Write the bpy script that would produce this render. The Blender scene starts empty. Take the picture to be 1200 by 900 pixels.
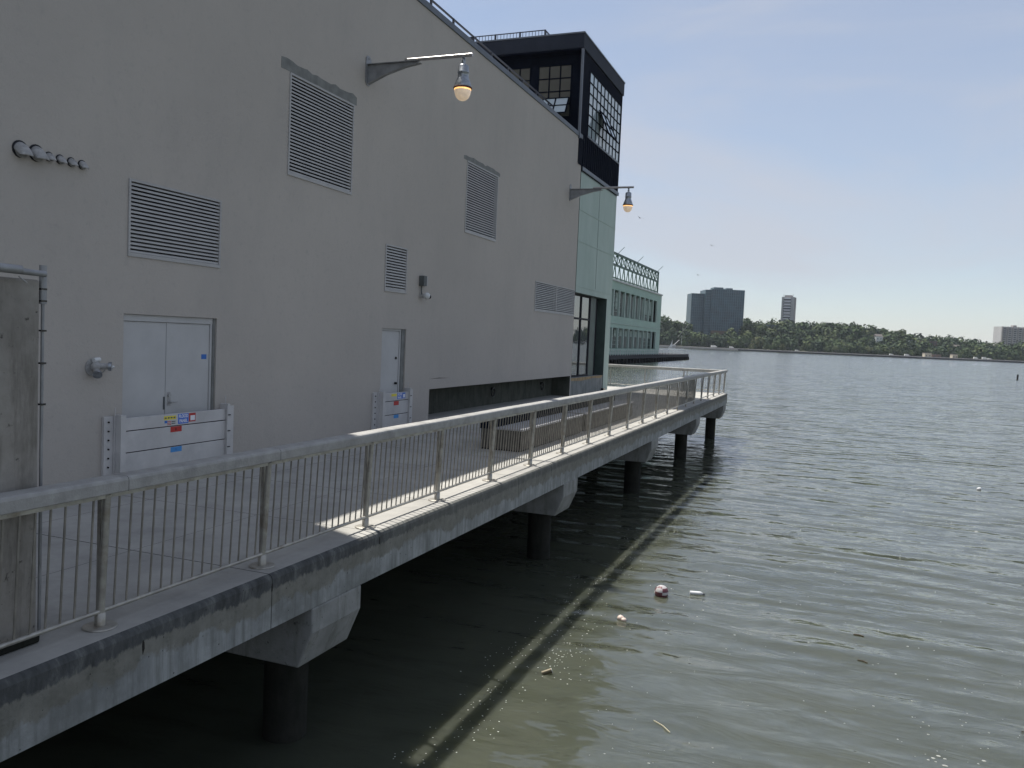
import bpy, bmesh, math, random
import numpy as np
from mathutils import Vector, Matrix
random.seed(7); rng = np.random.default_rng(7)
sc = bpy.context.scene
COL = sc.collection
rad = math.radians

# ------------------------------------------------------------------ scale of the place (metres, water at z=0)
EYE = 4.315            # camera above the water
DECK = 2.08            # promenade surface
WX = -9.63             # river face of the grey building
RX = -4.85             # guard rail line
YAW = 21.103634

# ------------------------------------------------------------------ node helpers
def newmat(name):
    m = bpy.data.materials.new(name); m.use_nodes = True
    nt = m.node_tree; b = nt.nodes['Principled BSDF']
    return m, nt, b
def N(nt, t, **kw):
    n = nt.nodes.new(t)
    for k, v in kw.items():
        if k in n.inputs: n.inputs[k].default_value = v
        else: setattr(n, k, v)
    return n
def L(nt, a, b): nt.links.new(a, b)
def pos(nt, scale=(1, 1, 1), rot=(0, 0, 0)):
    g = N(nt, 'ShaderNodeNewGeometry'); mp = N(nt, 'ShaderNodeMapping')
    mp.inputs['Scale'].default_value = scale; mp.inputs['Rotation'].default_value = rot
    L(nt, g.outputs['Position'], mp.inputs['Vector']); return mp.outputs['Vector']
def noise(nt, vec, scale, detail=4, rough=.55, dist=0):
    n = N(nt, 'ShaderNodeTexNoise'); n.inputs['Scale'].default_value = scale
    n.inputs['Detail'].default_value = detail; n.inputs['Roughness'].default_value = rough
    n.inputs['Distortion'].default_value = dist
    L(nt, vec, n.inputs['Vector']); return n.outputs['Fac']
def ramp(nt, fac, stops):
    r = N(nt, 'ShaderNodeValToRGB'); e = r.color_ramp.elements
    while len(e) < len(stops): e.new(.5)
    for i, (p, c) in enumerate(stops):
        e[i].position = p; e[i].color = (*c, 1) if len(c) == 3 else c
    L(nt, fac, r.inputs['Fac']); return r.outputs['Color']
def g(v): return (v, v, v)
def mixc(nt, a, b, fac, mode='MIX'):
    m = N(nt, 'ShaderNodeMix', data_type='RGBA', blend_type=mode)
    for i, v in ((6, a), (7, b)):
        if isinstance(v, tuple): m.inputs[i].default_value = (*v, 1) if len(v) == 3 else v
        else: L(nt, v, m.inputs[i])
    if isinstance(fac, (int, float)): m.inputs[0].default_value = fac
    else: L(nt, fac, m.inputs[0])
    return m.outputs[2]
def mth(nt, op, a, b=None, c=None, clamp=False):
    m = N(nt, 'ShaderNodeMath', operation=op, use_clamp=clamp)
    for i, v in enumerate((a, b, c)):
        if v is None: continue
        if isinstance(v, (int, float)): m.inputs[i].default_value = v
        else: L(nt, v, m.inputs[i])
    return m.outputs[0]
def bump(nt, b, h, strength=.3, dist=.01):
    n = N(nt, 'ShaderNodeBump'); n.inputs['Strength'].default_value = strength; n.inputs['Distance'].default_value = dist
    L(nt, h, n.inputs['Height']); L(nt, n.outputs['Normal'], b.inputs['Normal'])
def simple(name, col, rough=.6, metal=0, var=.12, scale=3, bmp=0, bscale=40, spec=.5, dirt=None, dscale=1.5):
    m, nt, b = newmat(name)
    v = pos(nt)
    f = noise(nt, v, scale, 5)
    c = ramp(nt, f, [(.3, tuple(x * (1 - var) for x in col)), (.7, tuple(min(1, x * (1 + var)) for x in col))])
    if dirt:
        f2 = noise(nt, v, dscale, 6, .65)
        c = mixc(nt, c, dirt, ramp(nt, f2, [(.52, g(0)), (.7, g(.8))]))
    L(nt, c, b.inputs['Base Color'])
    b.inputs['Roughness'].default_value = rough; b.inputs['Metallic'].default_value = metal
    b.inputs['Specular IOR Level'].default_value = spec
    if bmp: bump(nt, b, noise(nt, v, bscale, 4), bmp, .01)
    return m

# ------------------------------------------------------------------ materials
def m_wall():
    m, nt, b = newmat('painted_stucco'); v = pos(nt)
    broad = noise(nt, pos(nt, (1, .4, .35)), .7, 5)
    c = ramp(nt, broad, [(.3, (.415, .385, .348)), (.7, (.45, .418, .378))])
    st = noise(nt, pos(nt, (1, .9, .3)), 1.3, 6, .65)
    c = mixc(nt, c, (.37, .348, .32), ramp(nt, st, [(.48, g(0)), (.76, g(.5))]))
    ff = noise(nt, pos(nt, (1, .5, .6)), .5, 5, .6)
    c = mixc(nt, c, (.475, .44, .395), ramp(nt, ff, [(.45, g(0)), (.7, g(.5))]))
    sp = noise(nt, v, 9, 5, .7)
    c = mixc(nt, c, (.33, .315, .295), ramp(nt, sp, [(.56, g(0)), (.74, g(.4))]))
    L(nt, c, b.inputs['Base Color']); b.inputs['Roughness'].default_value = .9
    b.inputs['Specular IOR Level'].default_value = .2
    h = mth(nt, 'ADD', noise(nt, v, 28, 5, .7), mth(nt, 'MULTIPLY', noise(nt, v, 3, 3), 1.5))
    bump(nt, b, h, .5, .016); return m
def m_edge():
    # cast slab edge: dark coating with a ragged lower border, khaki band, pale concrete with runs
    m, nt, b = newmat('weathered_slab_edge'); v = pos(nt)
    gg = N(nt, 'ShaderNodeNewGeometry'); s = N(nt, 'ShaderNodeSeparateXYZ'); L(nt, gg.outputs['Position'], s.inputs[0])
    z = s.outputs['Z']
    runs = noise(nt, pos(nt, (1, 7, .5)), 2.2, 6, .7)
    wob = noise(nt, v, 5, 5, .7)
    big = noise(nt, v, 1.1, 3)
    c = ramp(nt, noise(nt, pos(nt, (1, 1.5, .6)), 3, 6, .65), [(.3, (.20, .21, .207)), (.7, (.36, .375, .37))])
    c = mixc(nt, c, (.12, .124, .11), ramp(nt, runs, [(.46, g(0)), (.72, g(.75))]))
    c = mixc(nt, c, (.15, .155, .145), ramp(nt, noise(nt, pos(nt, (1, 1, 1.6)), .9, 6, .7), [(.48, g(0)), (.66, g(.7))]))
    def soft(v_, e, w__): return mth(nt, 'MULTIPLY_ADD', mth(nt, 'SUBTRACT', v_, e), 1 / w__, .5, True)
    mid = noise(nt, pos(nt, (1, 1.4, .8)), 1.4, 6, .65); fine_ = noise(nt, v, 16, 4, .7)
    zb = mth(nt, 'ADD', mth(nt, 'ADD', z, mth(nt, 'MULTIPLY', mid, .55)), mth(nt, 'MULTIPLY', fine_, .07))
    band = soft(zb, 2.1, .035)
    kc = ramp(nt, wob, [(.3, (.125, .122, .1)), (.7, (.22, .212, .18))]); kc = mixc(nt, kc, (.07, .07, .06), ramp(nt, fine_, [(.55, g(0)), (.7, g(.6))]))
    c = mixc(nt, c, kc, mth(nt, 'MULTIPLY', band, .8))
    zc = mth(nt, 'ADD', mth(nt, 'ADD', z, mth(nt, 'MULTIPLY', mid, .16)), mth(nt, 'ADD', mth(nt, 'MULTIPLY', runs, .13), mth(nt, 'MULTIPLY', fine_, .05)))
    dark = soft(zc, 2.115, .022)
    dc = ramp(nt, noise(nt, pos(nt, (1, 3.5, 1.2)), 2.0, 7, .72), [(.36, (.034, .037, .04)), (.52, (.07, .075, .078)), (.64, (.15, .155, .15))])
    c = mixc(nt, c, dc, mth(nt, 'MULTIPLY', dark, mth(nt, 'MULTIPLY_ADD', soft(mth(nt, 'ADD', s.outputs['Y'], mth(nt, 'MULTIPLY', mid, 3)), 9.8, 1.5), -.42, .88)))
    holes = N(nt, 'ShaderNodeTexVoronoi'); holes.inputs['Scale'].default_value = 11; L(nt, v, holes.inputs['Vector'])
    hm = mth(nt, 'LESS_THAN', holes.outputs['Distance'], mth(nt, 'MULTIPLY', big, .14))
    c = mixc(nt, c, (.035, .035, .03), mth(nt, 'MULTIPLY', hm, .85))
    L(nt, c, b.inputs['Base Color']); b.inputs['Roughness'].default_value = .92; b.inputs['Specular IOR Level'].default_value = .25
    bump(nt, b, mth(nt, 'ADD', noise(nt, v, 22, 6, .7), mth(nt, 'MULTIPLY', hm, -1.2)), .5, .012); return m
def m_deck():
    m, nt, b = newmat('broomed_concrete'); v = pos(nt)
    c = ramp(nt, noise(nt, v, 1.3, 7, .7), [(.3, (.28, .275, .258)), (.7, (.42, .41, .38))])
    c = mixc(nt, c, (.17, .17, .165), ramp(nt, noise(nt, v, .7, 5, .7), [(.55, g(0)), (.75, g(.5))]))
    c = mixc(nt, c, (.5, .485, .45), ramp(nt, noise(nt, v, 26, 3, .8), [(.6, g(0)), (.8, g(.5))]))
    L(nt, c, b.inputs['Base Color']); b.inputs['Roughness'].default_value = .88; b.inputs['Specular IOR Level'].default_value = .3
    bump(nt, b, noise(nt, pos(nt, (8, 60, 8)), 2, 3), .25, .006); return m
def m_conc(name, c1, c2, stain, sc_=2.5, spots=True):
    m, nt, b = newmat(name); v = pos(nt)
    c = ramp(nt, noise(nt, v, sc_, 6, .65), [(.3, c1), (.7, c2)])
    c = mixc(nt, c, stain, ramp(nt, noise(nt, pos(nt, (3, 3, .5)), 2.4, 6, .7), [(.48, g(0)), (.68, g(.7))]))
    if spots: c = mixc(nt, c, tuple(x * .35 for x in stain), ramp(nt, noise(nt, v, 14, 5, .75), [(.62, g(0)), (.7, g(.8))]))
    L(nt, c, b.inputs['Base Color']); b.inputs['Roughness'].default_value = .93; b.inputs['Specular IOR Level'].default_value = .2
    bump(nt, b, noise(nt, v, 25, 6, .7), .5, .012); return m
def m_water():
    m, nt, b = newmat('river_water')
    # heights in metres, crests run roughly across the view
    r = (0, 0, rad(14))
    n1 = noise(nt, pos(nt, (.42, 1.0, 1), r), .62, 2, .5, .3)       # ~2-3 m swell
    n2 = noise(nt, pos(nt, (.55, 1.3, 1), (0, 0, rad(-8))), 1.5, 3, .55, .5)
    n3 = noise(nt, pos(nt, (.7, 1.7, 1), (0, 0, rad(24))), 4.2, 3, .6, .4)
    n4 = noise(nt, pos(nt, (1, 1.6, 1), (0, 0, rad(5))), 13, 3, .6, .2)
    patch = noise(nt, pos(nt, (1, .6, 1)), .16, 3, .6)
    pf = mth(nt, 'MULTIPLY_ADD', patch, 2.6, -.75, True)
    def train(scl, rz_, dist, dsc):
        wv = N(nt, 'ShaderNodeTexWave', wave_type='BANDS', bands_direction='Y', wave_profile='SIN')
        for k_, v_ in (('Scale', scl), ('Distortion', dist), ('Detail', 2), ('Detail Scale', dsc), ('Detail Roughness', .5)): wv.inputs[k_].default_value = v_
        L(nt, pos(nt, (.5, 1, 1), (0, 0, rad(rz_))), wv.inputs['Vector']); return wv.outputs['Fac']
    h = mth(nt, 'MULTIPLY', n1, .055)
    h = mth(nt, 'ADD', h, mth(nt, 'MULTIPLY', train(.29, 13, 11, .7), mth(nt, 'MULTIPLY_ADD', n1, .045, -.006)))
    h = mth(nt, 'ADD', h, mth(nt, 'MULTIPLY', train(.5, -16, 9, .9), mth(nt, 'MULTIPLY_ADD', patch, .022, -.004)))
    h = mth(nt, 'ADD', h, mth(nt, 'MULTIPLY', n2, .036))
    h = mth(nt, 'ADD', h, mth(nt, 'MULTIPLY', n3, mth(nt, 'MULTIPLY', mth(nt, 'ADD', pf, .2), .006)))
    h = mth(nt, 'ADD', h, mth(nt, 'MULTIPLY', n4, mth(nt, 'MULTIPLY', pf, .0014)))
    bm = N(nt, 'ShaderNodeBump'); bm.inputs['Strength'].default_value = 1; bm.inputs['Distance'].default_value = 1
    L(nt, h, bm.inputs['Height'])
    # wavelets as slopes, so that far water keeps its broken surface
    tot = bm.outputs['Normal']
    for sc_, st_, rz_, amp, pm in ((.55, (.5, 1, 1), 10, .16, False), (1.9, (.5, 1, 1), -12, .22, False), (5.5, (.6, 1, 1), 18, .22, True)):
        n = N(nt, 'ShaderNodeTexNoise'); n.inputs['Scale'].default_value = sc_; n.inputs['Detail'].default_value = 3; n.inputs['Roughness'].default_value = .5; n.inputs['Distortion'].default_value = .5
        L(nt, pos(nt, st_, (0, 0, rad(rz_))), n.inputs['Vector'])
        sb = N(nt, 'ShaderNodeVectorMath', operation='SUBTRACT'); L(nt, n.outputs['Color'], sb.inputs[0]); sb.inputs[1].default_value = (.5, .5, .5)
        ml = N(nt, 'ShaderNodeVectorMath', operation='MULTIPLY'); L(nt, sb.outputs[0], ml.inputs[0]); ml.inputs[1].default_value = (amp * .6, amp * 1.15, 0)
        o_ = ml.outputs[0]
        if pm:
            s_ = N(nt, 'ShaderNodeVectorMath', operation='SCALE'); L(nt, o_, s_.inputs[0]); L(nt, mth(nt, 'ADD', pf, .3), s_.inputs['Scale']); o_ = s_.outputs[0]
        ad = N(nt, 'ShaderNodeVectorMath', operation='ADD'); L(nt, tot, ad.inputs[0]); L(nt, o_, ad.inputs[1]); tot = ad.outputs[0]
    # offshore normals tilted towards the pier, so far water mirrors brighter sky
    gp = N(nt, 'ShaderNodeNewGeometry'); sp_ = N(nt, 'ShaderNodeSeparateXYZ'); L(nt, gp.outputs['Position'], sp_.inputs[0])
    off = mth(nt, 'MULTIPLY_ADD', sp_.outputs['Y'], 1 / 110, .0, True)
    lean = N(nt, 'ShaderNodeVectorMath', operation='SCALE'); lean.inputs[0].default_value = (.025, -.07, 0); L(nt, off, lean.inputs['Scale'])
    ad = N(nt, 'ShaderNodeVectorMath', operation='ADD'); L(nt, tot, ad.inputs[0]); L(nt, lean.outputs[0], ad.inputs[1]); tot = ad.outputs[0]
    nn = N(nt, 'ShaderNodeVectorMath', operation='NORMALIZE'); L(nt, tot, nn.inputs[0]); L(nt, nn.outputs[0], b.inputs['Normal'])
    c = ramp(nt, noise(nt, pos(nt), .35, 4, .6), [(.3, (.046, .052, .038)), (.7, (.062, .067, .048))])
    L(nt, c, b.inputs['Base Color'])
    b.inputs['Roughness'].default_value = .025; b.inputs['IOR'].default_value = 1.68
    b.subsurface_method = 'BURLEY'; b.inputs['Subsurface Weight'].default_value = 1; b.inputs['Subsurface Radius'].default_value = (1, 1, .7); b.inputs['Subsurface Scale'].default_value = .22
    return m
def m_sky_glass(name, base, ior=1.7, rough=.04):
    m, nt, b = newmat(name); v = pos(nt)
    L(nt, ramp(nt, noise(nt, v, 1.1, 3), [(.3, tuple(x * .8 for x in base)), (.7, base)]), b.inputs['Base Color'])
    b.inputs['Roughness'].default_value = rough; b.inputs['IOR'].default_value = ior
    b.inputs['Specular IOR Level'].default_value = .6
    bump(nt, b, noise(nt, v, 1.4, 2), .12, .02); return m
def m_foliage():
    m, nt, b = newmat('tree_leaves')
    a = N(nt, 'ShaderNodeAttribute', attribute_name='tint')
    v = pos(nt)
    f = noise(nt, v, .5, 3)
    c = ramp(nt, a.outputs['Fac'], [(0, (.02, .038, .02)), (.4, (.042, .07, .024)), (.7, (.072, .098, .036)), (1, (.115, .12, .06))])
    c = mixc(nt, c, (.085, .1, .045), ramp(nt, f, [(.55, g(0)), (.75, g(.3))]))
    L(nt, c, b.inputs['Base Color']); b.inputs['Roughness'].default_value = .75; b.inputs['Specular IOR Level'].default_value = .2
    return m
def m_stain_green():
    m, nt, b = newmat('green_cladding'); v = pos(nt)
    c = ramp(nt, noise(nt, pos(nt, (1, 1, .4)), 1.1, 6, .6), [(.3, (.335, .42, .37)), (.7, (.41, .495, .445))])
    c = mixc(nt, c, (.24, .29, .26), ramp(nt, noise(nt, pos(nt, (1, 2, .5)), 1.1, 6, .7), [(.55, g(0)), (.8, g(.35))]))
    L(nt, c, b.inputs['Base Color']); b.inputs['Roughness'].default_value = .75
    bump(nt, b, noise(nt, v, 12, 4), .2, .01); return m
def m_emit(name, col, e, base=(.8, .7, .55)):
    m, nt, b = newmat(name)
    b.inputs['Base Color'].default_value = (*base, 1); b.inputs['Roughness'].default_value = .25
    b.inputs['Emission Color'].default_value = (*col, 1); b.inputs['Emission Strength'].default_value = e
    f = noise(nt, pos(nt), 14, 2)
    L(nt, mth(nt, 'MULTIPLY_ADD', f, e * 1.2, e * .4), b.inputs['Emission Strength'])
    return m

M = dict(
    wall=m_wall(), edge=m_edge(), deck=m_deck(), water=m_water(), leaf=m_foliage(), green=m_stain_green(),
    cap=m_conc('pier_concrete', (.2, .205, .195), (.31, .315, .305), (.12, .12, .1)),
    pile=m_conc('pile_shade_concrete', (.012, .013, .011), (.03, .03, .025), (.01, .013, .008)),  # near-black: under-deck shade painted into the piles; also the footing's stain
    pillar=m_conc('old_concrete', (.20, .187, .165), (.33, .31, .28), (.12, .108, .09)),
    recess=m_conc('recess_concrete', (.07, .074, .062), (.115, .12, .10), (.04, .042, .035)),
    joint=simple('joint_sealant', (.03, .032, .036), .9, var=.3, scale=12),
    crack=simple('dark_crack', (.02, .018, .015), .95),
    rust=simple('rust', (.12, .05, .03), .9, var=.4, scale=20),
    cast=simple('cast_handrail', (.31, .305, .29), .62, var=.16, scale=7, bmp=.3, bscale=60, dirt=(.2, .2, .19), dscale=3),
    rail=simple('brushed_steel', (.36, .345, .31), .42, .55, var=.22, scale=9, bmp=.1, bscale=80, dirt=(.2, .17, .13), dscale=5),
    baluster=simple('shaded_baluster', (.24, .225, .195), .55, .3, var=.25, scale=9),  # darker than the rail: shade on the bars painted into the colour
    alu=simple('mill_aluminium', (.54, .53, .52), .45, .15, var=.1, scale=2.2, bmp=.06, bscale=30, dirt=(.42, .42, .42), dscale=1.3),
    galv=simple('galvanised_steel', (.36, .355, .345), .62, .25, var=.25, scale=16, bmp=.1),
    louver=simple('louver_paint', (.38, .375, .365), .5, var=.08, scale=3),
    dark=simple('black_void', (.012, .013, .018), .8),
    door=simple('door_paint', (.45, .45, .445), .5, var=.07, scale=2, dirt=(.36, .36, .355), dscale=1.0),
    patch=simple('plaster_patch', (.19, .195, .185), .9, var=.2, scale=5, bmp=.3),
    coping=simple('coping_metal', (.105, .12, .14), .5, .3, var=.15, scale=4),
    roofrail=simple('roof_rail_paint', (.03, .033, .045), .5, var=.1),
    black=simple('black_cladding', (.0075, .01, .018), .9, var=.25, scale=3, spec=.06),
    blacktrim=simple('trim_metal', (.13, .145, .17), .5, .3, var=.1),
    fascia=simple('fascia_metal', (.024, .029, .042), .7, 0, var=.15, spec=.2),
    glass=m_sky_glass('sky_reflection_glass', (.42, .5, .53), 1.75),  # pale base colour stands in for sky reflected in the panes
    glassd=m_sky_glass('dim_window_glass', (.075, .078, .07), 1.5),
    glassr=m_sky_glass('door_glass', (.05, .06, .065), 2.3, .02),
    dgreen=simple('dark_green_paint', (.055, .08, .07), .5, var=.2, scale=2),
    sill=m_conc('sill_concrete', (.2, .21, .2), (.28, .29, .28), (.12, .13, .13)),
    orange=simple('orange_stain', (.33, .24, .13), .9, var=.35, scale=4),
    wood=simple('bench_slats', (.085, .078, .066), .7, var=.3, scale=6),
    woodtop=simple('bench_top', (.33, .33, .34), .7, var=.12, scale=5),
    yellow=simple('yellow_vinyl', (.7, .6, .06), .5), red=simple('red_vinyl', (.42, .03, .025), .5),
    blue=simple('blue_vinyl', (.05, .15, .55), .5), lblue=simple('light_blue_vinyl', (.06, .27, .6), .5),
    tape=simple('blue_tape', (.03, .14, .45), .6), white=simple('white_vinyl', (.75, .76, .78), .5, var=.03),
    lampmet=simple('lamp_cast_metal', (.30, .32, .34), .3, .75, var=.3, scale=18),
    arm=simple('lamp_arm_steel', (.42, .40, .38), .33, .7, var=.15, scale=8),
    brkt=simple('bracket_steel', (.27, .275, .28), .5, .4, var=.2, scale=6),
    globe=m_emit('frosted_globe', (1, .72, .42), .22, (.62, .58, .55)),
    bulb=m_emit('warm_bulb', (1, .5, .14), 1.1),
    lens=simple('black_lens', (.01, .01, .012), .15),
    camw=simple('white_plastic', (.6, .61, .6), .4, var=.04),
    jbox=simple('grey_box_paint', (.09, .1, .1), .6), 
    bark=simple('bark', (.06, .05, .035), .9, var=.3, scale=2),
    soil=simple('hillside_ground', (.06, .07, .03), .95, var=.4, scale=.05),
    bulk=simple('bulkhead_timber', (.03, .03, .033), .9, var=.3, scale=.5),
    esplanade=simple('shore_pavement', (.33, .32, .3), .9, var=.1, scale=.2),
    gtower=simple('curtain_wall', (.03, .068, .09), .35, 0, var=.35, scale=.12, spec=.3),
    gtowerb=simple('spandrel', (.065, .11, .13), .45, var=.2, scale=.1),
    gtowerl=simple('pale_fins', (.10, .15, .18), .5, var=.1, scale=.1),
    brick=simple('brown_brick', (.13, .085, .065), .9, var=.2, scale=.1),
    tconc=simple('tower_concrete', (.36, .355, .35), .8, var=.1, scale=.1),
    tconcd=simple('tower_concrete_side', (.27, .25, .245), .8, var=.1, scale=.1),
    tglass=simple('tower_windows', (.05, .055, .07), .3, var=.3, scale=.3),
    twhite=simple('balcony_paint', (.62, .63, .65), .6, var=.05, scale=.3),
    aconc=simple('apartment_render', (.42, .41, .41), .8, var=.08, scale=.1),
    pgreen=simple('pier_shed_paint', (.33, .46, .385), .7, var=.08, scale=.15),
    pgreend=simple('pier_window_dark', (.028, .05, .046), .3, var=.4, scale=.4),
    pframe=simple('pier_mullion', (.36, .45, .40), .6, var=.08, scale=.4),
    truss=simple('truss_paint', (.055, .10, .085), .6, var=.15, scale=.5),
    pwhite=simple('white_render', (.55, .56, .54), .8, var=.05, scale=.3),
    beige=simple('beige_render', (.42, .38, .3), .8, var=.06, scale=.3),
    roof=simple('dark_roof', (.1, .09, .085), .9, var=.15, scale=.3),
    hull=simple('white_gelcoat', (.58, .59, .6), .5, var=.03),
    boom=simple('boom_paint', (.12, .125, .13), .6), boomw=simple('boom_white', (.5, .5, .5), .6),
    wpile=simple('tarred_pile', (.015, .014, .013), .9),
    foam=simple('foam', (.36, .37, .34), .7, var=.2, scale=40), twig=simple('driftwood', (.05, .035, .02), .9),
    twigp=simple('pale_reed', (.42, .38, .27), .8), ballw=simple('ball_white', (.42, .40, .40), .5, var=.1, scale=30),
    ballr=simple('ball_maroon', (.11, .03, .04), .5, var=.2, scale=30), pink=simple('pale_plastic', (.55, .44, .38), .5, var=.1, scale=30),
    can=simple('brown_can', (.07, .058, .03), .45, .3), gull=simple('gull_feathers', (.1, .1, .11), .8),
    rooft=simple('roof_membrane', (.2, .2, .2), .9),
)

# ------------------------------------------------------------------ mesh builder
class MB:
    def __init__(s): s.v = []; s.f = []; s.m = []; s.sm = []
    def add(s, vs, fs, mi=0, smooth=False):
        o = len(s.v); s.v += [tuple(p) for p in vs]
        for f in fs: s.f.append([i + o for i in f]); s.m.append(mi); s.sm.append(smooth)
        return s
    def box(s, x0, x1, y0, y1, z0, z1, mi=0):
        vs = [(x, y, z) for z in (z0, z1) for y in (y0, y1) for x in (x0, x1)]
        return s.add(vs, [(0, 2, 3, 1), (4, 5, 7, 6), (0, 1, 5, 4), (2, 6, 7, 3), (0, 4, 6, 2), (1, 3, 7, 5)], mi)
    def quad(s, a, b, c, d, mi=0): return s.add([a, b, c, d], [(0, 1, 2, 3)], mi)
    def cyl(s, p, q, r0, r1=None, n=12, mi=0, caps=True, smooth=True):
        r1 = r0 if r1 is None else r1
        p = Vector(p); q = Vector(q); d = (q - p).normalized()
        u = d.orthogonal().normalized(); w = d.cross(u)
        vs = []
        for c, r in ((p, r0), (q, r1)):
            for i in range(n):
                a = 2 * math.pi * i / n; vs.append(c + u * (r * math.cos(a)) + w * (r * math.sin(a)))
        s.add(vs, [(i, (i + 1) % n, n + (i + 1) % n, n + i) for i in range(n)], mi, smooth)
        if caps: s.add(vs[:n][::-1], [tuple(range(n))], mi); s.add(vs[n:], [tuple(range(n))], mi)
        return s
    def tube(s, pts, r, n=10, mi=0):
        for a, b in zip(pts[:-1], pts[1:]): s.cyl(a, b, r, n=n, mi=mi)
        for a in pts[1:-1]: s.ball(a, r * 1.01, 8, mi)
        return s
    def lathe(s, prof, c, n=24, mi=0, smooth=True):
        c = Vector(c); vs = []
        for r, z in prof:
            for i in range(n):
                a = 2 * math.pi * i / n; vs.append((c.x + r * math.cos(a), c.y + r * math.sin(a), c.z + z))
        fs = []
        for k in range(len(prof) - 1):
            for i in range(n):
                j = (i + 1) % n; fs.append((k * n + i, k * n + j, (k + 1) * n + j, (k + 1) * n + i))
        s.add(vs, fs, mi, smooth)
        return s
    def ball(s, c, r, n=12, mi=0, sz=1):
        prof = [(max(r * math.sin(math.pi * k / (n)), .0001), -r * sz * math.cos(math.pi * k / n)) for k in range(n + 1)]
        return s.lathe(prof, c, n, mi)
    def prism(s, pts, axis, a0, a1, mi=0):
        """extrude a polygon given in the two other axes along axis (0 x, 1 y, 2 z)"""
        def mk(p, a):
            q = list(p); q.insert(axis, a); return tuple(q)
        n = len(pts); vs = [mk(p, a0) for p in pts] + [mk(p, a1) for p in pts]
        s.add(vs, [tuple(range(n)), tuple(range(2 * n - 1, n - 1, -1))] + [(i, i + n, (i + 1) % n + n, (i + 1) % n) for i in range(n)], mi)
        return s
    def build(s, name, mats, parent=None, label=None, cat=None, group=None, kind=None, bevel=0, seg=2, local=False, solid=0):
        me = bpy.data.meshes.new(name)
        off = Vector((0, 0, 0)) if (local or parent is None) else origin(parent)
        me.from_pydata([(x - off.x, y - off.y, z - off.z) for x, y, z in s.v], [], s.f)
        for mt in (mats if isinstance(mats, (list, tuple)) else [mats]): me.materials.append(M[mt])
        me.polygons.foreach_set('material_index', s.m); me.polygons.foreach_set('use_smooth', s.sm)
        bm = bmesh.new(); bm.from_mesh(me); bmesh.ops.recalc_face_normals(bm, faces=bm.faces); bm.to_mesh(me); bm.free()
        o = bpy.data.objects.new(name, me); COL.objects.link(o)
        if parent is not None: o.parent = parent
        if solid:
            d = o.modifiers.new('solid', 'SOLIDIFY'); d.thickness = solid
        if bevel:
            d = o.modifiers.new('bevel', 'BEVEL'); d.width = bevel; d.segments = seg; d.limit_method = 'ANGLE'; d.angle_limit = rad(40)
        tag(o, label, cat, group, kind); return o
def origin(o):
    p = Vector((0, 0, 0))
    while o is not None: p += Vector(o.location); o = o.parent
    return p
def tag(o, label=None, cat=None, group=None, kind=None):
    if label: o['label'] = label
    if cat: o['category'] = cat
    if group: o['group'] = group
    if kind: o['kind'] = kind
    return o
def thing(name, loc, label, cat, group=None, rz=0):
    o = bpy.data.objects.new(name, None); COL.objects.link(o); o.location = loc; o.rotation_euler = (0, 0, rz)
    o.empty_display_size = .2
    return tag(o, label, cat, group)
def dup(root, loc, label, group=None):
    r = root.copy(); COL.objects.link(r); r.location = loc; r['label'] = label
    if group: r['group'] = group
    def rec(src, dst):
        for ch in list(src.children):
            c = ch.copy(); COL.objects.link(c); c.parent = dst; rec(ch, c)
    rec(root, r); return r
def text_part(s, y, z, x, h, mat, parent, wfac=1.0, name='lettering'):
    cu = bpy.data.curves.new('t', 'FONT'); cu.body = s; cu.size = h; cu.extrude = .0006; cu.align_x = 'CENTER'; cu.align_y = 'CENTER'; cu.offset = .002
    tmp = bpy.data.objects.new('t', cu); COL.objects.link(tmp)
    dg = bpy.context.evaluated_depsgraph_get(); me = bpy.data.meshes.new_from_object(tmp.evaluated_get(dg))
    bpy.data.objects.remove(tmp)
    off = origin(parent)
    for v in me.vertices:
        a, b_, c = v.co; v.co = (x + c - off.x, y + a * wfac - off.y, z + b_ - off.z)
    me.materials.clear(); me.materials.append(M[mat])
    o = bpy.data.objects.new(name, me); COL.objects.link(o); o.parent = parent; return o

# ================================================================== SETTING
# water: one sheet to the horizon
w = MB(); w.quad((-4000, -300, 0), (4000, -300, 0), (4000, 7000, 0), (-4000, 7000, 0))
w.build('water', 'water', label='murky green brown river with small waves', kind='structure')

# promenade slab -------------------------------------------------------------
d = MB()
pr = [(WX - 1.2, 1.58), (-4.6, 1.58), (-4.6, 2.035), (-4.612, 2.062), (-4.645, 2.08), (WX - 1.2, 2.08)]
def slab(y0, y1):
    n = len(pr); vs = [(x, y0, z) for x, z in pr] + [(x, y1, z) for x, z in pr]
    for i in range(n):
        j = (i + 1) % n
        d.add([vs[i], vs[j], vs[j + n], vs[i + n]], [(0, 1, 2, 3)], 0 if i in (0, 1, 2, 3) else 1)
    d.add(vs[:n], [tuple(range(n))], 0); d.add(vs[n:], [tuple(range(n))[::-1]], 0)
JY = [-7, 6.12, 12.42, 14.1, 21.7, 29.3, 36.9, 40.5]
for a, b_ in zip(JY[:-1], JY[1:]): slab(a + .006, b_ - .006)
d.build('promenade', ['edge', 'deck'], label='grey concrete promenade deck along the building with weathered outer edge', kind='structure')
d = MB(); d.box(-12.5, WX - 1.21, 30, 40.49, 1.58, 2.08); d.build('promenade_end', 'deck', label='concrete deck passing behind the green facade', kind='structure')
MB().box(-13.2, -12.6, -14, 40.4, -3, 1.57).build('light_block_wall', 'wpile', label='added dark wall under the building, blocking sky light behind the piles', cat='light blocker')  # added dark wall, keeps sky light from showing under the deck
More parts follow.
